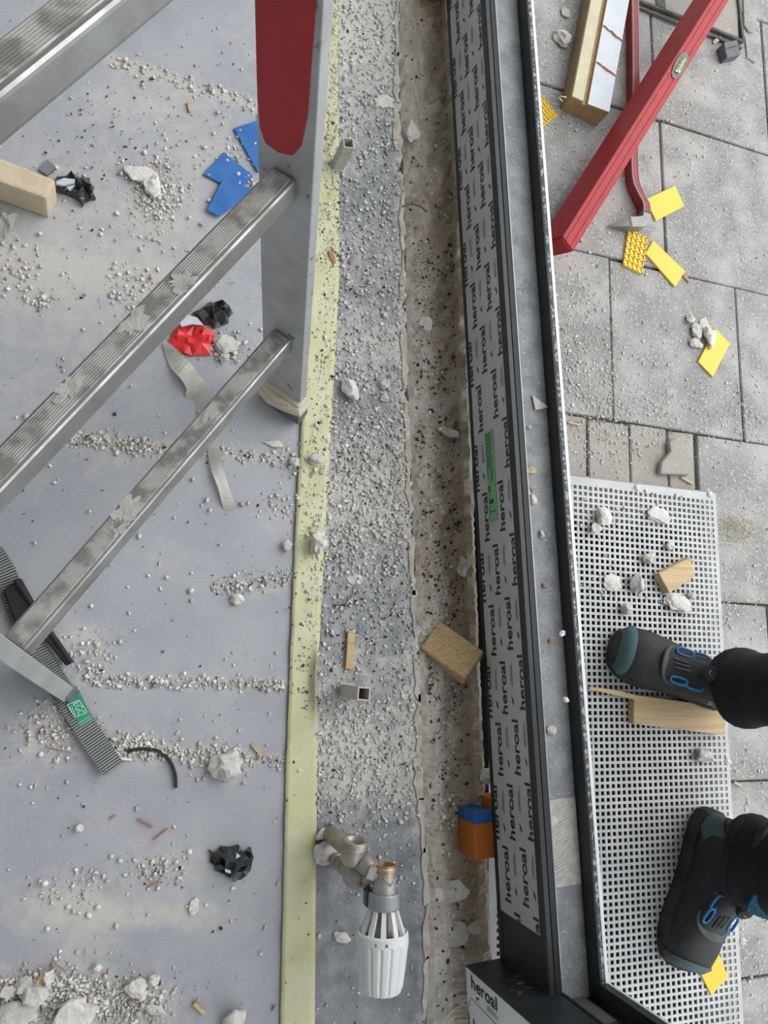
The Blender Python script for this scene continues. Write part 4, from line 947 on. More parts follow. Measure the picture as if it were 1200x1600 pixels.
# ------------------------------------------------------------------ lumps of rubble big enough to pick out
LUMPS = [  # x, y, wide px, tall px, height m, plane, material, flat, label
 (545, 613, 24, 25, .018, .002, 0, 0, 'white plaster lump on the grey strip beside the ladder foot'),
 (598, 601, 13, 15, .009, .002, 1, 0, 'grey crumb right of the white lump on the strip'),
 (600, 622, 12, 12, .008, .002, 0, 0, 'small white crumb below the grey crumb on the strip'),
 (493, 849, 22, 30, .024, .004, 0, 0, 'white lump standing on the yellow tape with dark side'),
 (448, 853, 13, 14, .010, .001, 1, 0, 'small grey lump left of the lump on the tape'),
 (352, 1194, 44, 36, .020, .001, 1, 0, 'large grey mortar lump on the lowest debris line'),
 (366, 1587, 34, 36, .022, .001, 0, 0, 'white mortar lump at the bottom edge left of the tape'),
 (370, 938, 20, 15, .009, .001, 0, 0, 'pale lump under the short middle debris line'),
 (222, 274, 46, 24, .012, .001, 0, .45, 'long pale plaster piece on the upper floor'),
 (240, 292, 26, 30, .012, .001, 0, 0, 'crumbly plaster lump just under the long plaster piece'),
 (352, 542, 34, 26, .012, .001, 1, 0, 'crumbly grey mortar heap right of the red scrap'),
 (350, 560, 14, 12, .008, .001, 1, 0, 'dark crumb below the heap by the red scrap'),
 (124, 1292, 11, 11, .008, .001, 0, 0, 'round cream pebble on the lower left floor'),
 (303, 1416, 13, 20, .004, .001, 0, 0, 'flat white flake left of the lower dust streak'),
 (530, 1463, 26, 14, .010, .002, 0, 0, 'white mortar flake left of the valve head'),
 (491, 720, 20, 16, .012, .004, 1, 0, 'grey stone on the tape at the upper debris line'),
 (459, 724, 12, 12, .010, .001, 1, 0, 'round brown pebble left of the tape stone'),
 (430, 694, 24, 9, .005, .001, 1, .4, 'flat greenish sliver left of the tape'),
 (553, 904, 20, 14, .004, .002, 1, .4, 'flat grey chip on the strip above the wood chip'),
 (644, 207, 18, 30, .010, .002, 0, .5, 'broken plaster piece at the strip edge near the upper stub'),
 (600, 160, 26, 18, .008, .002, 0, .4, 'pale curved plaster chip on the upper strip'),
 (52, 1553, 44, 28, .018, .008, 1, .5, 'angular flat mortar piece in the lower left pile'),
 (110, 1585, 60, 44, .026, .004, 0, .6, 'biggest white mortar block in the lower left pile'),
 (24, 1590, 66, 46, .020, .002, 1, .5, 'broad sandy slab at the bottom left corner'),
 (39, 1536, 28, 20, .014, .006, 1, .5, 'grey shard at the top of the lower left pile'),
 (12, 1548, 22, 20, .012, .004, 1, .5, 'grey shard at the left end of the pile'),
 (75, 1526, 18, 18, .012, .006, 0, 0, 'bright white lump next to the brown chip in the pile'),
 (152, 1510, 12, 15, .009, .003, 0, 0, 'round white lump at the upper rim of the pile'),
 (213, 1538, 27, 24, .016, .001, 0, 0, 'white lump at the right end of the pile'),
 (222, 1552, 13, 15, .010, .001, 0, 0, 'small white lump touching the right end lump'),
 (240, 1528, 15, 15, .010, .001, 0, 0, 'white lump farthest right above the pile'),
 (243, 1574, 26, 14, .010, .001, 0, 0, 'oblong white lump right of the pile'),
 (703, 1391, 44, 32, .008, -.040, 0, .3, 'pale flat flake lying in the channel below the orange packer'),
 (683, 1395, 14, 20, .008, -.020, 0, 0, 'crumbled white bit beside the pale channel flake'),
 (755, 1212, 20, 20, .016, -.034, 0, 0, 'white lump on the channel rim above the orange packer'),
 (722, 886, 18, 26, .012, -.046, 1, 0, 'grey stone in the channel above the wood block'),
 (653, 988, 16, 12, .012, -.020, 0, 0, 'pinkish lump at the left of the wedged wood block'),
 (740, 1447, 22, 24, .010, -.046, 1, 0, 'grey stone in the shaded channel near the frame corner'),
 (712, 1460, 34, 34, .008, -.046, 1, .4, 'flat grey stone in the lower channel bed'),
 (700, 678, 26, 16, .010, -.046, 1, 0, 'dark grey stone in the channel beside the green sticker'),
 (664, 508, 22, 20, .010, -.018, 0, .5, 'pale mortar patch on the channel ridge'),
 (875, 62, 20, 24, .016, Z_PAVE, 1, 0, 'grey stone on the ground left of the timber'),
 (882, 22, 10, 12, .008, Z_PAVE, 1, 0, 'pebble above the grey stone left of the timber'),
 (1099, 511, 20, 22, .006, Z_PAVE, 1, .4, 'flat grey shard above the rubble by the yellow packer'),
 (1104, 528, 15, 28, .014, Z_PAVE, 0, 0, 'white and dark lump leaning on the yellow packer'),
 (1085, 522, 14, 14, .009, Z_PAVE, 1, 0, 'rounded pebble left of the flat shard'),
 (1076, 500, 12, 11, .008, Z_PAVE, 1, 0, 'dark pebble topmost in the rubble by the yellow packer'),
 (1084, 512, 10, 10, .008, Z_PAVE, 1, 0, 'small grey pebble between the dark pebble and the flat shard'),
 (1086, 537, 18, 12, .008, Z_PAVE, 1, 0, 'cracked grey lump lowest in the rubble by the yellow packer'),
 (1108, 543, 5, 5, .006, Z_PAVE + .004, 0, 0, 'tiny white grain on the yellow packer'),
 (1027, 806, 28, 24, .012, Z_GRATE, 0, .5, 'flat white mortar lump near the grating top'),
 (939, 809, 26, 24, .014, Z_GRATE, 0, 0, 'crumbly white lump at the left top of the grating'),
 (926, 826, 14, 14, .010, Z_GRATE, 1, 0, 'grey crumb left of the lump on the grating'),
 (989, 913, 16, 26, .016, Z_GRATE, 1, 0, 'upright grey mortar lump in the middle of the grating'),
 (1010, 873, 17, 15, .012, Z_GRATE, 1, 0, 'grey lump on the grating between flat lump and upright lump'),
 (974, 952, 14, 15, .012, Z_GRATE, 1, 0, 'small grey lump above the toe of the upper boot'),
 (1044, 853, 11, 12, .009, Z_GRATE, 1, 0, 'brownish pebble on the grating above the wood offcut'),
 (1054, 943, 34, 24, .010, Z_GRATE, 0, 0, 'crumbled white heap on the grating below the wood offcut'),
 (1077, 932, 10, 10, .010, Z_GRATE, 1, 0, 'pebble right of the crumbled heap'),
 (955, 912, 22, 24, .006, Z_GRATE, 0, 0, 'thin white crumbs left of the upright lump'),
 (1098, 1180, 22, 20, .014, Z_GRATE, 1, 0, 'grey lump on the grating below the wood wedge'),
]
for i, (x, y, wpx, hpx, hh, zp, mi, fl0, lab) in enumerate(LUMPS):
    c = P(x, y, zp)
    w_ = (P(x + wpx / 2, y, zp) - P(x - wpx / 2, y, zp)).length; h_ = (P(x, y + hpx / 2, zp) - P(x, y - hpx / 2, zp)).length
    one('mortar_lump', rock(c, w_, h_, hh, 100 + i, rot=random.Random(i).uniform(-.3, .3), flat=fl0, rough=.45), M_lumpg if mi else M_lump, lab, 'rubble', 'loose mortar lumps')
ZR = ZF + HF - RD + .0014
for i, (x, y, wpx, hpx, hh, mt, lab) in enumerate([
    (832, 783, 9, 14, .005, M_lump, 'white chip in the frame rebate beside the green sticker end'), (845, 836, 8, 10, .005, M_lump, 'white chip in the rebate below the sticker'),
    (827, 736, 12, 10, .006, M_wood, 'torn wood crumb in the frame rebate'), (823, 768, 6, 10, .004, M_lump, 'white chip against the frame bead'),
    (829, 766, 5, 6, .004, M_copper, 'reddish chip in the rebate next to the white chip'), (850, 915, 6, 7, .003, M_copper, 'rust-brown chip in the middle of the rebate'),
    (859, 1001, 6, 6, .003, M_copper, 'rust-brown chip lower in the rebate'), (860, 1141, 11, 12, .006, M_lump, 'white lump in the lower rebate'),
    (861, 1284, 11, 16, .004, M_lump, 'white flake on the rough rebate patch'), (826, 668, 5, 5, .004, M_lump, 'white grain high in the rebate')]):
    c = P(x, y, ZR); w_ = pxlen(x, y, wpx, ZR); h_ = w_ * hpx / wpx
    one('rebate_chip', rock(c, w_, h_, hh, 300 + i, rot=0.2 * i), mt, lab, 'rubble', 'chips in the frame rebate')
one('plaster_shard', plate([(832, 617), (857, 636), (846, 639), (837, 640)], ZR + .001, .003), M_lump, 'triangular white shard lying in the frame rebate', 'shard')
for x, y, w_, h_, lab in ((877, 990, 8, 9, 'white crumb stuck at the outer lip by the boot toe'), (883, 1094, 7, 8, 'white crumb at the outer lip below the boot')):
    c = P(x, y, ZF + HF); one('lip_crumb', rock(c - Z * .002, .007, .008, .006, 77 + int(y)), M_lump, lab, 'rubble')

# ------------------------------------------------------------------ splinters and chips
def chip(name, px, z, wpx, mt, label, th=.0015, taper=True):
    pts = [P(x, y, z + th) for x, y in px]; w_ = pxlen(px[0][0], px[0][1], wpx, z)
    n = len(pts); return one(name, ribbon(pts, [w_ * (.6 if taper and i in (0, n - 1) else 1) for i in range(n)], th), mt, label, 'splinter', 'wood splinters')
chip('wood_splinter', [(549, 986), (548, 1000), (547, 1018), (545, 1045)], .004, 11, M_wood, 'pale wood chip lying upright on the grey strip', .003, False)
chip('wood_splinter', [(294, 160), (297, 175)], .001, 6, M_wood, 'short tan splinter on the upper floor')
chip('wood_splinter', [(393, 1163), (408, 1180)], .001, 6, M_wood, 'tan splinter left of the tape on the lowest debris line')
chip('wood_splinter', [(216, 1279), (240, 1291)], .001, 3, M_copper, 'thin reddish splinter lying left of the longer reddish one')
chip('wood_splinter', [(262, 1295), (240, 1312)], .001, 3, M_copper, 'reddish splinter slanting up to the right')
chip('wood_splinter', [(172, 1279), (181, 1274)], .001, 4, M_copper, 'smallest reddish splinter left of the others')
chip('wood_splinter', [(233, 1385), (249, 1378)], .001, 5, M_copper, 'reddish splinter below the dust patch')
chip('wood_splinter', [(303, 1567), (320, 1583)], .001, 9, M_wood, 'stubby tan wood chip near the bottom edge', .003)
chip('wood_splinter', [(55, 1541), (66, 1523)], .018, 9, M_split, 'brown wood chip on the lower left pile', .002)
chip('wood_splinter', [(80, 1501), (103, 1518)], .008, 3, M_oldwood, 'thin brown twig over the pile rim')
chip('wood_splinter', [(73, 1165), (113, 1174)], .001, 3, M_wood, 'straw-coloured sliver left of the ribbed strip')
chip('wood_splinter', [(514, 392), (519, 402), (523, 412)], .004, 7, M_copper, 'rust-red chip on the tape beside the ladder rail')
chip('wood_splinter', [(902, 360), (910, 378)], Z_PAVE, 6, M_wood, 'tan splinter by the lower end of the level')
chip('wood_splinter', [(1068, 430), (1077, 440)], Z_PAVE, 7, M_copper, 'reddish chip at the corner of the yellow packer')
chip('wood_splinter', [(888, 660), (906, 664)], Z_PAVE, 4, M_wood, 'pale sliver in the paving joint by the frame')
chip('wood_splinter', [(1064, 746), (1082, 756)], Z_PAVE + .002, 4, M_wood, 'pale sliver at the grating corner')
chip('wood_splinter', [(1031, 1499), (1036, 1492)], Z_GRATE, 4, M_wood, 'tiny tan sliver left of the lower boot toe')
chip('wood_splinter', [(672, 1026), (675, 1030)], -.02, 3, M_wood, 'tiny pale sliver under the wedged block')
chip('wood_splinter', [(1147, 1222), (1158, 1228)], Z_PAVE, 5, M_wood, 'straw wisp beside the grating edge')
one('white_flake', rock(P(1117, 66, Z_PAVE), .016, .008, .006, 55), M_lump, 'cream flake left of the dark grey plastic part', 'rubble')

# ------------------------------------------------------------------ person standing outside
def boot(tx_, heel_dir, label):
    """returns parts builder; tx_: toe tip on the grating, heel_dir: unit vector toe -> heel"""
    fx = -Vector(heel_dir).normalized(); fy = Z.cross(fx); BS = .91; L_ = .262 * BS
    heel = tx_ - fx * L_
    def T(x, y, z): return heel + (fx * x + fy * y + Z * z) * BS
    Bp = [(.261, .028), (.258, .014), (.246, .010), (.218, .010), (.18, .012), (.13, .012), (.065, .012), (.015, .012), (.0, .035), (.002, .07), (.006, .11), (.002, .15), (-.004, .17)]
    Tp = [(.262, .034), (.260, .046), (.248, .059), (.221, .068), (.192, .076), (.165, .090), (.145, .108), (.130, .126), (.122, .140), (.118, .150), (.116, .158), (.115, .166), (.118, .174)]
    wd_ = [.018, .035, .045, .0495, .048, .043, .040, .038, .038, .037, .039, .043, .045]
    def ring(i, infl=0.0, lo=0, hi=1):
        b, t, w0 = Vector((Bp[i][0], 0, Bp[i][1])), Vector((Tp[i][0], 0, Tp[i][1])), wd_[i] + infl
        c = (b + t) / 2; h = (t - b) / 2; out = []
        for k in range(24):
            a = 2 * math.pi * k / 24; ca, sa = math.cos(a), math.sin(a)
            e = .62
            yy_ = math.copysign(abs(ca) ** e, ca) * w0; hh = math.copysign(abs(sa) ** .8, sa)
            if hh > 0: yy_ *= (1 - .28 * hh ** 2)
            q = c + h * (hh * (1 + infl / max(h.length, .01))); out.append(T(q.x, yy_, q.z))
        return out
    return T, ring, len(Bp), heel, fx, fy
def make_boot(t, toe, hd_, flip):
    T, ring, n, heel, fx, fy = boot(toe, hd_, '')
    up_ = t.part('boot', loft([ring(i) for i in range(n)]), M_boot, smooth=True)
    # sole
    out = []
    for x, w0 in ((.271, .0), (.269, .021), (.261, .035), (.246, .045), (.220, .0520), (.190, .051), (.16, .046), (.13, .041), (.09, .039), (.05, .039), (.02, .036), (.0, .026), (-.008, .012)): out.append((x, w0))
    ol = [(x, w0) for x, w0 in out] + [(x, -w0) for x, w0 in out[::-1] if w0]
    t.part('boot_sole', loft([[T(x * .985 + .001, y * .96, 0) for x, y in ol], [T(x, y, .008) for x, y in ol], [T(x, y * 1.0, .022) for x, y in ol], [T(x * .985 + .002, y * .94, .030) for x, y in ol]]), M_sole, up_, smooth=False)
    t.part('toe_cap', loft([[p + fx * .0035 for p in ring(i, .0024)] for i in range(3)] + [[p + fx * .001 for p in ring(2, .0004)]]), M_teal, up_, smooth=True, label='scuffed grey-teal toe cap')
    def S(x, yf):
        """point on the upper surface at length x and side fraction yf"""
        tx0 = [q for q in ((.248, .059), (.221, .068), (.192, .076), (.165, .090), (.145, .108), (.130, .126))][::-1]
        z = float(np.interp(x, [q[0] for q in tx0], [q[1] for q in tx0])); w0 = float(np.interp(x, [.130, .145, .165, .192, .221, .248], [.038, .040, .043, .048, .0495, .045]))
        return T(x, yf * w0, z - .62 * z * abs(yf) ** 2.4 + .002)
    # grey surround of the lacing
    arc = [S(.165, .66), S(.182, .58), S(.193, .36), S(.197, 0), S(.193, -.36), S(.182, -.58), S(.165, -.66)]
    t.part('lace_surround', ribbon(smooth_line(arc, 4), .015, .0016, up=(fx * -.35 + Z).normalized()), M_bgrey, up_)
    for y in (-1, 1):
        for x, yf in ((.163, .60), (.138, .66)):
            c0 = S(x + .012, yf * y); c1 = S(x - .012, yf * y * 1.06); dd_ = (c1 - c0); ln_ = dd_.length; dd_.normalize(); sn = dd_.cross(Z).normalized(); un = sn.cross(dd_)
            lp = []
            for k in range(20):
                a = 2 * math.pi * k / 20; lp.append((c0 + c1) / 2 + dd_ * (math.copysign(abs(math.cos(a)) ** .7, math.cos(a)) * ln_ * .55) + sn * (math.copysign(abs(math.sin(a)) ** .7, math.sin(a)) * .0055) + un * .0078)
            rg = []
            for k in range(20):
                d0 = (lp[(k + 1) % 20] - lp[k - 1]).normalized(); s0_ = d0.cross(un).normalized()
                rg.append([lp[k] + s0_ * (.0021 * math.cos(a)) + un * (.0021 * math.sin(a)) for a in [2 * math.pi * j / 6 for j in range(6)]])
            t.part('lace_loop', loft(rg, close=True), M_bblue, up_, smooth=True)
        for k in range(4):
            a0_ = S(.170 - .014 * k, .72 * y); a1_ = S(.174 - .014 * k, .99 * y); t.part('side_rib', tube([a0_ + Z * .003, (a0_ + a1_) / 2 + Z * .006, a1_ + Z * .002], [.0035, .0052, .0035], 8, sy=.6), M_bgrey, up_)
    for k in range(3):
        t.part('tongue_line', tube([S(.184 - .002 * k, -.20 + .16 * k), S(.162 - .002 * k, -.20 + .16 * k)], .0012, 5), M_bgrey, up_)
    dc = S(.138, .05) + Z * .006; dn = (fx * .75 + Z * .7).normalized()
    dl = t.part('lace_dial', lathe(dc, dn, [(0, .0125), (.006, .0125), (.008, .0108), (.008, .0001)], 20), M_blackm, up_)
    t.part('dial_mark', tube([dc + dn * .0085 - fy * .004, dc + dn * .0088 + fy * .002 + fx * .003, dc + dn * .0085 + fy * .004 - fx * .003], .0007, 5), M_collar, dl)
    hv_ = []; hf_ = []
    for i in (7, 8, 9):
        rg_ = ring(i, .0016); hv_ += [rg_[k % 24] for k in range(13, 24)]
    for i in range(2):
        for k in range(10): hf_.append((i * 11 + k, i * 11 + k + 1, (i + 1) * 11 + k + 1, (i + 1) * 11 + k))
    t.part('heel_counter', (hv_, hf_), M_teal, up_, smooth=True)
    # padded collar
    cr = [T(q.x, q.y, q.z) if False else q for q in ring(n - 1)]
    t.part('collar_padding', tube(cr + [cr[0]], .008, 8), M_boot, up_, smooth=True)
    return T, S, up_
prs = Thing('person', P(1130, 1180, Z_GRATE), 'person in black work trousers and black safety boots with blue loops', 'person')
toe1 = P(953, 1012, Z_GRATE); h1 = Vector((.948, -.32, 0)).normalized()
toe2 = P(1052, 1500, Z_GRATE); h2 = Vector((.34, .94, 0)).normalized()
T1, S1_, ub1 = make_boot(prs, toe1, h1, 1); T2, S2_, ub2 = make_boot(prs, toe2, h2, -1)
# reflective tab on the first boot, mesh tongue on the second
prs.part('reflective_tab', ribbon([T1(.118, .046, .110), T1(.085, .047, .113)], .008, .002, up=(Vector((0, 0, 1)) + (Z.cross(-h1)) * .8).normalized()), M_collar, ub1)
tg = [T2(.120, y, .165 + .016 * math.cos(y * 40)) for y in (-.034, -.02, 0, .02, .034)]
prs.part('mesh_tongue', ribbon(smooth_line(tg, 4), .034, .005, up=Vector((0, 0, 1)) - h2 * .7), M_mesh, ub2)
def leg(T, hip, knee_fwd):
    a = T(.062, 0, .125); rg = []
    fx = (T(1, 0, 0) - T(0, 0, 0)); kn = (a + hip) / 2 + fx * knee_fwd; kn.z = .42
    path = smooth_line([a, a + (kn - a) * .35 + fx * .004, kn, kn.lerp(hip, .6), hip], 6); r_ = random.Random(3)
    rad = np.interp(np.linspace(0, 1, len(path)), [0, .05, .12, .3, .5, .75, 1], [.062, .066, .060, .066, .070, .085, .100])
    for i, p in enumerate(path):
        d0 = path[min(i + 1, len(path) - 1)] - path[max(i - 1, 0)]
        if i == 0: d0 = Z
        _, s_, u_ = frame_at(d0, fx); q = rad[i] * (1 + (.05 * math.sin(i * 2.1)))
        rg.append([p + s_ * (q * math.cos(t) * .92) + u_ * (q * math.sin(t) * 1.08) for t in [2 * math.pi * k / 18 for k in range(18)]])
    return loft(rg)
hc_ = (T1(.05, 0, 0) + T2(.05, 0, 0)) / 2; hipc = Vector((hc_.x + .10, hc_.y, .86))
vf = merge(leg(T1, hipc + Vector((0, .085, -.04)), .03), leg(T2, hipc + Vector((0, -.085, -.04)), .03),
           loft([[hipc + Vector((math.cos(t) * a_, math.sin(t) * b_, z)) for t in [2 * math.pi * k / 20 for k in range(20)]] for z, a_, b_ in ((-.10, .085, .13), (-.04, .115, .175), (.04, .12, .175), (.11, .105, .155), (.15, .10, .15))]))
tro = prs.part('trousers', vf, M_trous, smooth=True)
rm = tro.modifiers.new('join', 'REMESH'); rm.mode = 'VOXEL'; rm.voxel_size = .007; rm.use_smooth_shade = True
sm = tro.modifiers.new('soften', 'SMOOTH'); sm.iterations = 3
for T in (T1, T2):
    ctr = T(.060, 0, .125); fx = T(1, 0, 0) - T(0, 0, 0)
    prs.part('trouser_cuff', tube([ctr + fx * (.064 * math.cos(t) * 1.05) + Z.cross(fx) * (.058 * math.sin(t)) + Z * (.006 * math.sin(3 * t)) for t in [2 * math.pi * k / 24 for k in range(25)]], .011, 8), M_trous, tro, smooth=True)

# ------------------------------------------------------------------ crumbs nobody could count
def crumbs(name, pos, size, mt, label, cat, seed, flatz=.7):
    """thousands of tiny broken pieces as one mesh; pos (n,3) on the surface, size (n,)"""
    r = np.random.default_rng(seed); n = len(pos)
    big = size > .0045
    parts_v = []; parts_f = []; off = 0
    for src, mask in ((ICO1, big), (None, ~big)):
        k = int(mask.sum())
        if not k: continue
        if src is None:
            v0 = np.array([(1, 0, 0), (-1, 0, 0), (0, 1, 0), (0, -1, 0), (0, 0, 1), (0, 0, -1.)]); f0 = np.array([(0, 2, 4), (2, 1, 4), (1, 3, 4), (3, 0, 4), (2, 0, 5), (1, 2, 5), (3, 1, 5), (0, 3, 5)])
        else: v0 = src[0]; f0 = np.array(src[1])
        nv = len(v0)
        v = np.repeat(v0[None], k, 0) * (1 + r.uniform(-.5, .45, (k, nv, 1)))
        q = r.normal(size=(k, 4)); q /= np.linalg.norm(q, axis=1)[:, None]; w, x, y, z = q.T
        Rm = np.stack([np.stack([1 - 2 * (y * y + z * z), 2 * (x * y - z * w), 2 * (x * z + y * w)], 1), np.stack([2 * (x * y + z * w), 1 - 2 * (x * x + z * z), 2 * (y * z - x * w)], 1), np.stack([2 * (x * z - y * w), 2 * (y * z + x * w), 1 - 2 * (x * x + y * y)], 1)], 1)
        v *= r.uniform(.3, 1.25, (k, 1, 3)); v = np.einsum('kij,knj->kni', Rm, v); v[:, :, 2] *= flatz
        v *= (size[mask] / 2)[:, None, None]
        v[:, :, 2] -= v[:, :, 2].min(1)[:, None] + .0002
        v += pos[mask][:, None, :]
        f = f0[None] + (np.arange(k) * nv)[:, None, None] + off
        parts_v.append(v.reshape(-1, 3)); parts_f.append(f.reshape(-1, 3)); off += k * nv
    V_ = np.concatenate(parts_v); F_ = np.concatenate(parts_f)
    me = bpy.data.meshes.new(name); me.vertices.add(len(V_)); me.vertices.foreach_set('co', V_.ravel())
    me.loops.add(F_.size); me.loops.foreach_set('vertex_index', F_.ravel().astype(np.int32))
    me.polygons.add(len(F_)); me.polygons.foreach_set('loop_start', np.arange(0, F_.size, 3, dtype=np.int32)); me.polygons.foreach_set('loop_total', np.full(len(F_), 3, dtype=np.int32))
    me.materials.append(mt); me.update(calc_edges=True); me.validate()
    return link(name, me, label=label, category=cat, kind='stuff')
def scat(kind, n):
    """n pixel positions from one scatter rule"""
    t = kind[0]
    if t == 'blob': _, x, y, rx, ry = kind; q = RNG.normal(size=(n, 2)) * .6; return np.stack([x + q[:, 0] * rx, y + q[:, 1] * ry], 1)
    if t == 'line': _, x0, y0, x1, y1, w = kind; u_ = RNG.uniform(size=n); q = RNG.normal(size=n) * w; return np.stack([x0 + u_ * (x1 - x0), y0 + u_ * (y1 - y0) + q], 1)
    if t == 'rect': _, x0, y0, x1, y1 = kind; return np.stack([RNG.uniform(x0, x1, n), RNG.uniform(y0, y1, n)], 1)
    if t == 'strip':
        _, la, ra, y0, y1, a, b = kind; y = RNG.uniform(y0, y1, n); u_ = RNG.uniform(a, b, n)
        l = np.array([lerp(la, q) for q in y]); r_ = np.array([lerp(ra, q) for q in y]); return np.stack([l + (r_ - l) * u_, y], 1)
def sizes(n, lo, hi, p=4.0): return lo + (hi - lo) * RNG.uniform(size=n) ** p
def gather(rules, z, lo, hi, keep=None):
    px = np.concatenate([scat(k, n) for k, n in rules])
    if keep is not None: px = px[keep(px)]
    zz = z if callable(z) else (lambda x, y: z)
    pos = np.array([tuple(P(x, y, zz(x, y))) for x, y in px]); return pos, sizes(len(pos), lo, hi)
left_of = lambda pts, d=0: (lambda q: np.array([x < lerp(pts, y) + d for x, y in q]))
FLR = [(('line', 100, 683, 490, 722, 6), 420), (('line', 130, 1062, 500, 1073, 5), 900), (('line', 170, 1170, 470, 1190, 7), 620), (('line', 170, 95, 400, 165, 7), 260), (('line', 330, 917, 460, 905, 7), 260),
       (('line', 110, 685, 240, 705, 7), 260), (('blob', 248, 300, 34, 44), 900), (('blob', 385, 245, 45, 45), 320), (('blob', 205, 455, 45, 30), 220), (('blob', 30, 420, 40, 40), 120), (('blob', 65, 470, 20, 16), 80),
       (('blob', 354, 545, 26, 22), 420), (('blob', 140, 1020, 40, 30), 220), (('blob', 90, 1140, 50, 40), 420), (('blob', 215, 1165, 36, 18), 320), (('blob', 345, 1190, 40, 24), 260), (('blob', 255, 1355, 50, 24), 130),
       (('blob', 110, 1390, 60, 30), 160), (('blob', 100, 1560, 120, 34), 1900), (('blob', 210, 1570, 50, 30), 420), (('blob', 60, 1540, 70, 26), 500), (('blob', 470, 720, 40, 22), 260), (('rect', 0, 0, 520, 1600), 900), (('rect', 0, 260, 420, 480), 320), (('blob', 470, 60, 40, 80), 160), (('blob', 440, 790, 40, 20), 120)]
pos, sz = gather([(a, int(n * 1.7)) for a, n in FLR], .0006, .0008, .0072, left_of(TAPE_R, -4)); crumbs('plaster_crumbs', pos, sz, M_crumb, 'pale plaster crumbs strewn over the indoor floor', 'crumbs', 1)
DKR = [(('rect', 0, 0, 520, 1600), 330), (('line', 100, 683, 490, 722, 8), 110), (('line', 130, 1062, 500, 1073, 6), 90), (('line', 330, 917, 460, 900, 9), 90), (('blob', 240, 170, 120, 80), 90), (('blob', 180, 230, 110, 50), 90), (('blob', 245, 1360, 30, 22), 50), (('line', 170, 1170, 470, 1190, 8), 40), (('strip', TAPE_L, TAPE_R, 150, 1110, 0, 1), 380)]
pos, sz = gather([(a, int(n * 1.5)) for a, n in DKR], .0008, .0012, .0050, left_of(TAPE_R, 0)); pos[:, 2] += np.where(pos[:, 0] > .22, .0036, 0); crumbs('dark_crumbs', pos, sz, M_dark, 'dark grit scattered over the indoor floor and tape', 'grit', 2)
TPR = [(('rect', 505, -20, 532, 150), 900), (('strip', TAPE_L, TAPE_R, 150, 1050, .35, 1), 1200), (('blob', 490, 725, 26, 24), 200), (('blob', 490, 840, 22, 60), 160), (('strip', TAPE_L, TAPE_R, 150, 420, .2, 1), 500), (('strip', TAPE_L, TAPE_R, 1050, 1600, 0, 1), 40)]
pos, sz = gather(TPR, .0046, .001, .006); crumbs('plaster_crumbs', pos, sz, M_crumb, 'pale crumbs lying on the yellow tape', 'crumbs', 3)
SCR = [(('strip', TAPE_R, EDGE_L, -30, 1270, .0, 1), 12000), (('strip', TAPE_R, EDGE_L, 640, 900, .0, 1), 2600), (('strip', TAPE_R, EDGE_L, 1080, 1290, .0, 1), 1500), (('strip', TAPE_R, EDGE_L, 1270, 1400, .2, .9), 350), (('strip', TAPE_R, EDGE_L, 1400, 1620, 0, 1), 90), (('strip', TAPE_R, EDGE_L, -30, 1300, .9, 1), 700)]
pos, sz = gather(SCR, .0028, .0008, .0075); crumbs('plaster_crumbs', pos, sz, M_crumb, 'dense pale plaster crumbs over the dark strip', 'crumbs', 4)
SCD = [(('strip', TAPE_R, EDGE_L, -30, 1270, 0, 1), 2600), (('strip', TAPE_R, EDGE_L, 640, 1000, 0, 1), 900), (('strip', TAPE_R, EDGE_L, 1270, 1600, 0, 1), 60)]
pos, sz = gather(SCD, .0030, .001, .0048); crumbs('dark_crumbs', pos, sz, M_dark, 'dark grit mixed over the dark strip', 'grit', 5)
zc = lambda x, y: z_channel(x, 0, y) + .001
pos, sz = gather([(('strip', EDGE_L, EDGE_R, -30, 1620, .1, .98), 2600), (('strip', EDGE_L, EDGE_R, 400, 1300, .12, .6), 1800)], zc, .001, .0065); crumbs('plaster_crumbs', pos, sz, M_crumb, 'pale crumbs in the mortar channel', 'crumbs', 6)
pos, sz = gather([(('strip', EDGE_L, EDGE_R, -30, 1300, .12, .98), 1300), (('strip', EDGE_L, EDGE_R, 380, 1120, .15, .95), 1900), (('strip', EDGE_L, EDGE_R, 1120, 1600, .1, .7), 260)], zc, .0012, .0062); crumbs('dark_crumbs', pos, sz, M_dark, 'dark grit in the mortar channel', 'grit', 7)
RBL = [(800, 0), (815, 383), (828, 560), (848, 858), (869, 1200), (888, 1480)]; RBR = [(816, 0), (834, 383), (846, 560), (865, 858), (890, 1200), (908, 1440)]
RBL = [(q[0] - 22, q[1]) for q in RBL]
pos, sz = gather([(('strip', RBL, RBR, 0, 1460, 0.05, .95), 1500)], ZR, .0007, .0032); crumbs('plaster_crumbs', pos, sz, M_crumb, 'fine pale grit in the frame rebate', 'crumbs', 8)
pos, sz = gather([(('strip', RBL, RBR, 0, 1460, 0.05, .95), 130)], ZR, .0009, .0028); crumbs('dark_crumbs', pos, sz, M_dark, 'dark specks in the frame rebate', 'grit', 9)
PVR = [(('rect', 850, 0, 1200, 740), 2600), (('blob', 900, 600, 60, 90), 1000), (('blob', 1000, 640, 90, 50), 700), (('blob', 900, 480, 50, 90), 600), (('rect', 1120, 740, 1200, 1600), 700), (('blob', 880, 80, 30, 90), 400), (('blob', 1150, 640, 50, 60), 300), (('blob', 950, 700, 60, 40), 420), (('blob', 1140, 960, 14, 22), 120)]
ing = lambda q: np.array([not ((P(x, y, Z_PAVE).x < GX1 + .004) and (P(x, y, Z_PAVE).y < GY1 + .002)) for x, y in q])
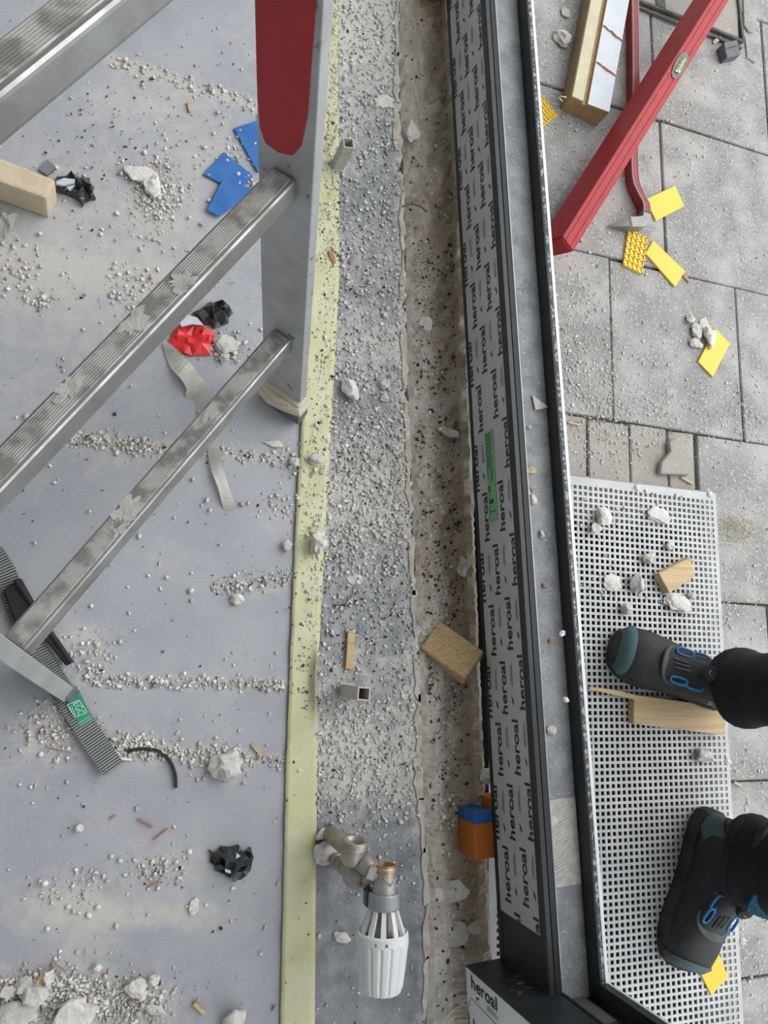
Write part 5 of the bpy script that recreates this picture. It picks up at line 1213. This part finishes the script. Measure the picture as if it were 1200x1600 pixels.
pos, sz = gather([(a, int(n * 2.2)) for a, n in PVR], Z_PAVE + .0003, .0007, .0055, ing); crumbs('plaster_crumbs', pos, sz, M_crumb, 'pale crumbs scattered over the outdoor paving', 'crumbs', 10, .55)
pos, sz = gather([(('rect', 850, 0, 1200, 740), 420), (('rect', 1120, 740, 1200, 1600), 110), (('blob', 880, 110, 26, 90), 120)], Z_PAVE + .0003, .001, .004, ing); crumbs('dark_crumbs', pos, sz, M_dark, 'dark grit over the outdoor paving', 'grit', 12)
GRR = [(('blob', 950, 820, 60, 30), 160), (('blob', 955, 910, 30, 30), 160), (('blob', 1050, 945, 30, 20), 160), (('blob', 1000, 780, 90, 24), 140), (('line', 905, 890, 1000, 890, 60), 90), (('rect', 890, 760, 1120, 1200), 160)]
pos, sz = gather(GRR, Z_GRATE + .0001, .001, .006); crumbs('plaster_crumbs', pos, sz, M_crumb, 'pale crumbs lying on the grating', 'crumbs', 13)
pos = np.stack([np.concatenate([RNG.uniform(GX0, GX1, 1300), RNG.uniform(GX1 - .07, GX1, 900)]), np.concatenate([RNG.uniform(GY1 - .07, GY1, 1300), RNG.uniform(-.7, GY1, 900)]), np.full(2200, -.078)], 1)
crumbs('plaster_crumbs', pos, sizes(2200, .001, .005), M_crumb, 'pale grit on the ledge below the grating rim', 'crumbs', 14)
# moss in the paving joints
MO = [(('blob', 985, 668, 16, 5), 260), (('line', 885, 656, 1090, 684, 2), 300), (('blob', 952, 500, 4, 90), 300), (('line', 1030, 188, 1110, 212, 3), 200), (('blob', 1165, 88, 10, 8), 160), (('blob', 1030, 40, 20, 8), 120)]
M_moss = island_mat('moss_tufts', (0.07, 0.09, 0.03), (0.16, 0.15, 0.07))
pos, sz = gather(MO, Z_PAVE - .002, .0015, .005, ing); crumbs('moss', pos, sz, M_moss, 'green moss and soil in the paving joints', 'moss', 15)
M_straw = island_mat('yellow_powder', (0.50, 0.42, 0.20), (0.60, 0.54, 0.32))
pos, sz = gather([(('blob', 1148, 826, 30, 24), 2400)], Z_PAVE + .0003, .0009, .0028, ing); crumbs('yellow_powder', pos, sz, M_straw, 'yellowish sawdust on the paving beside the grating', 'sawdust', 16)
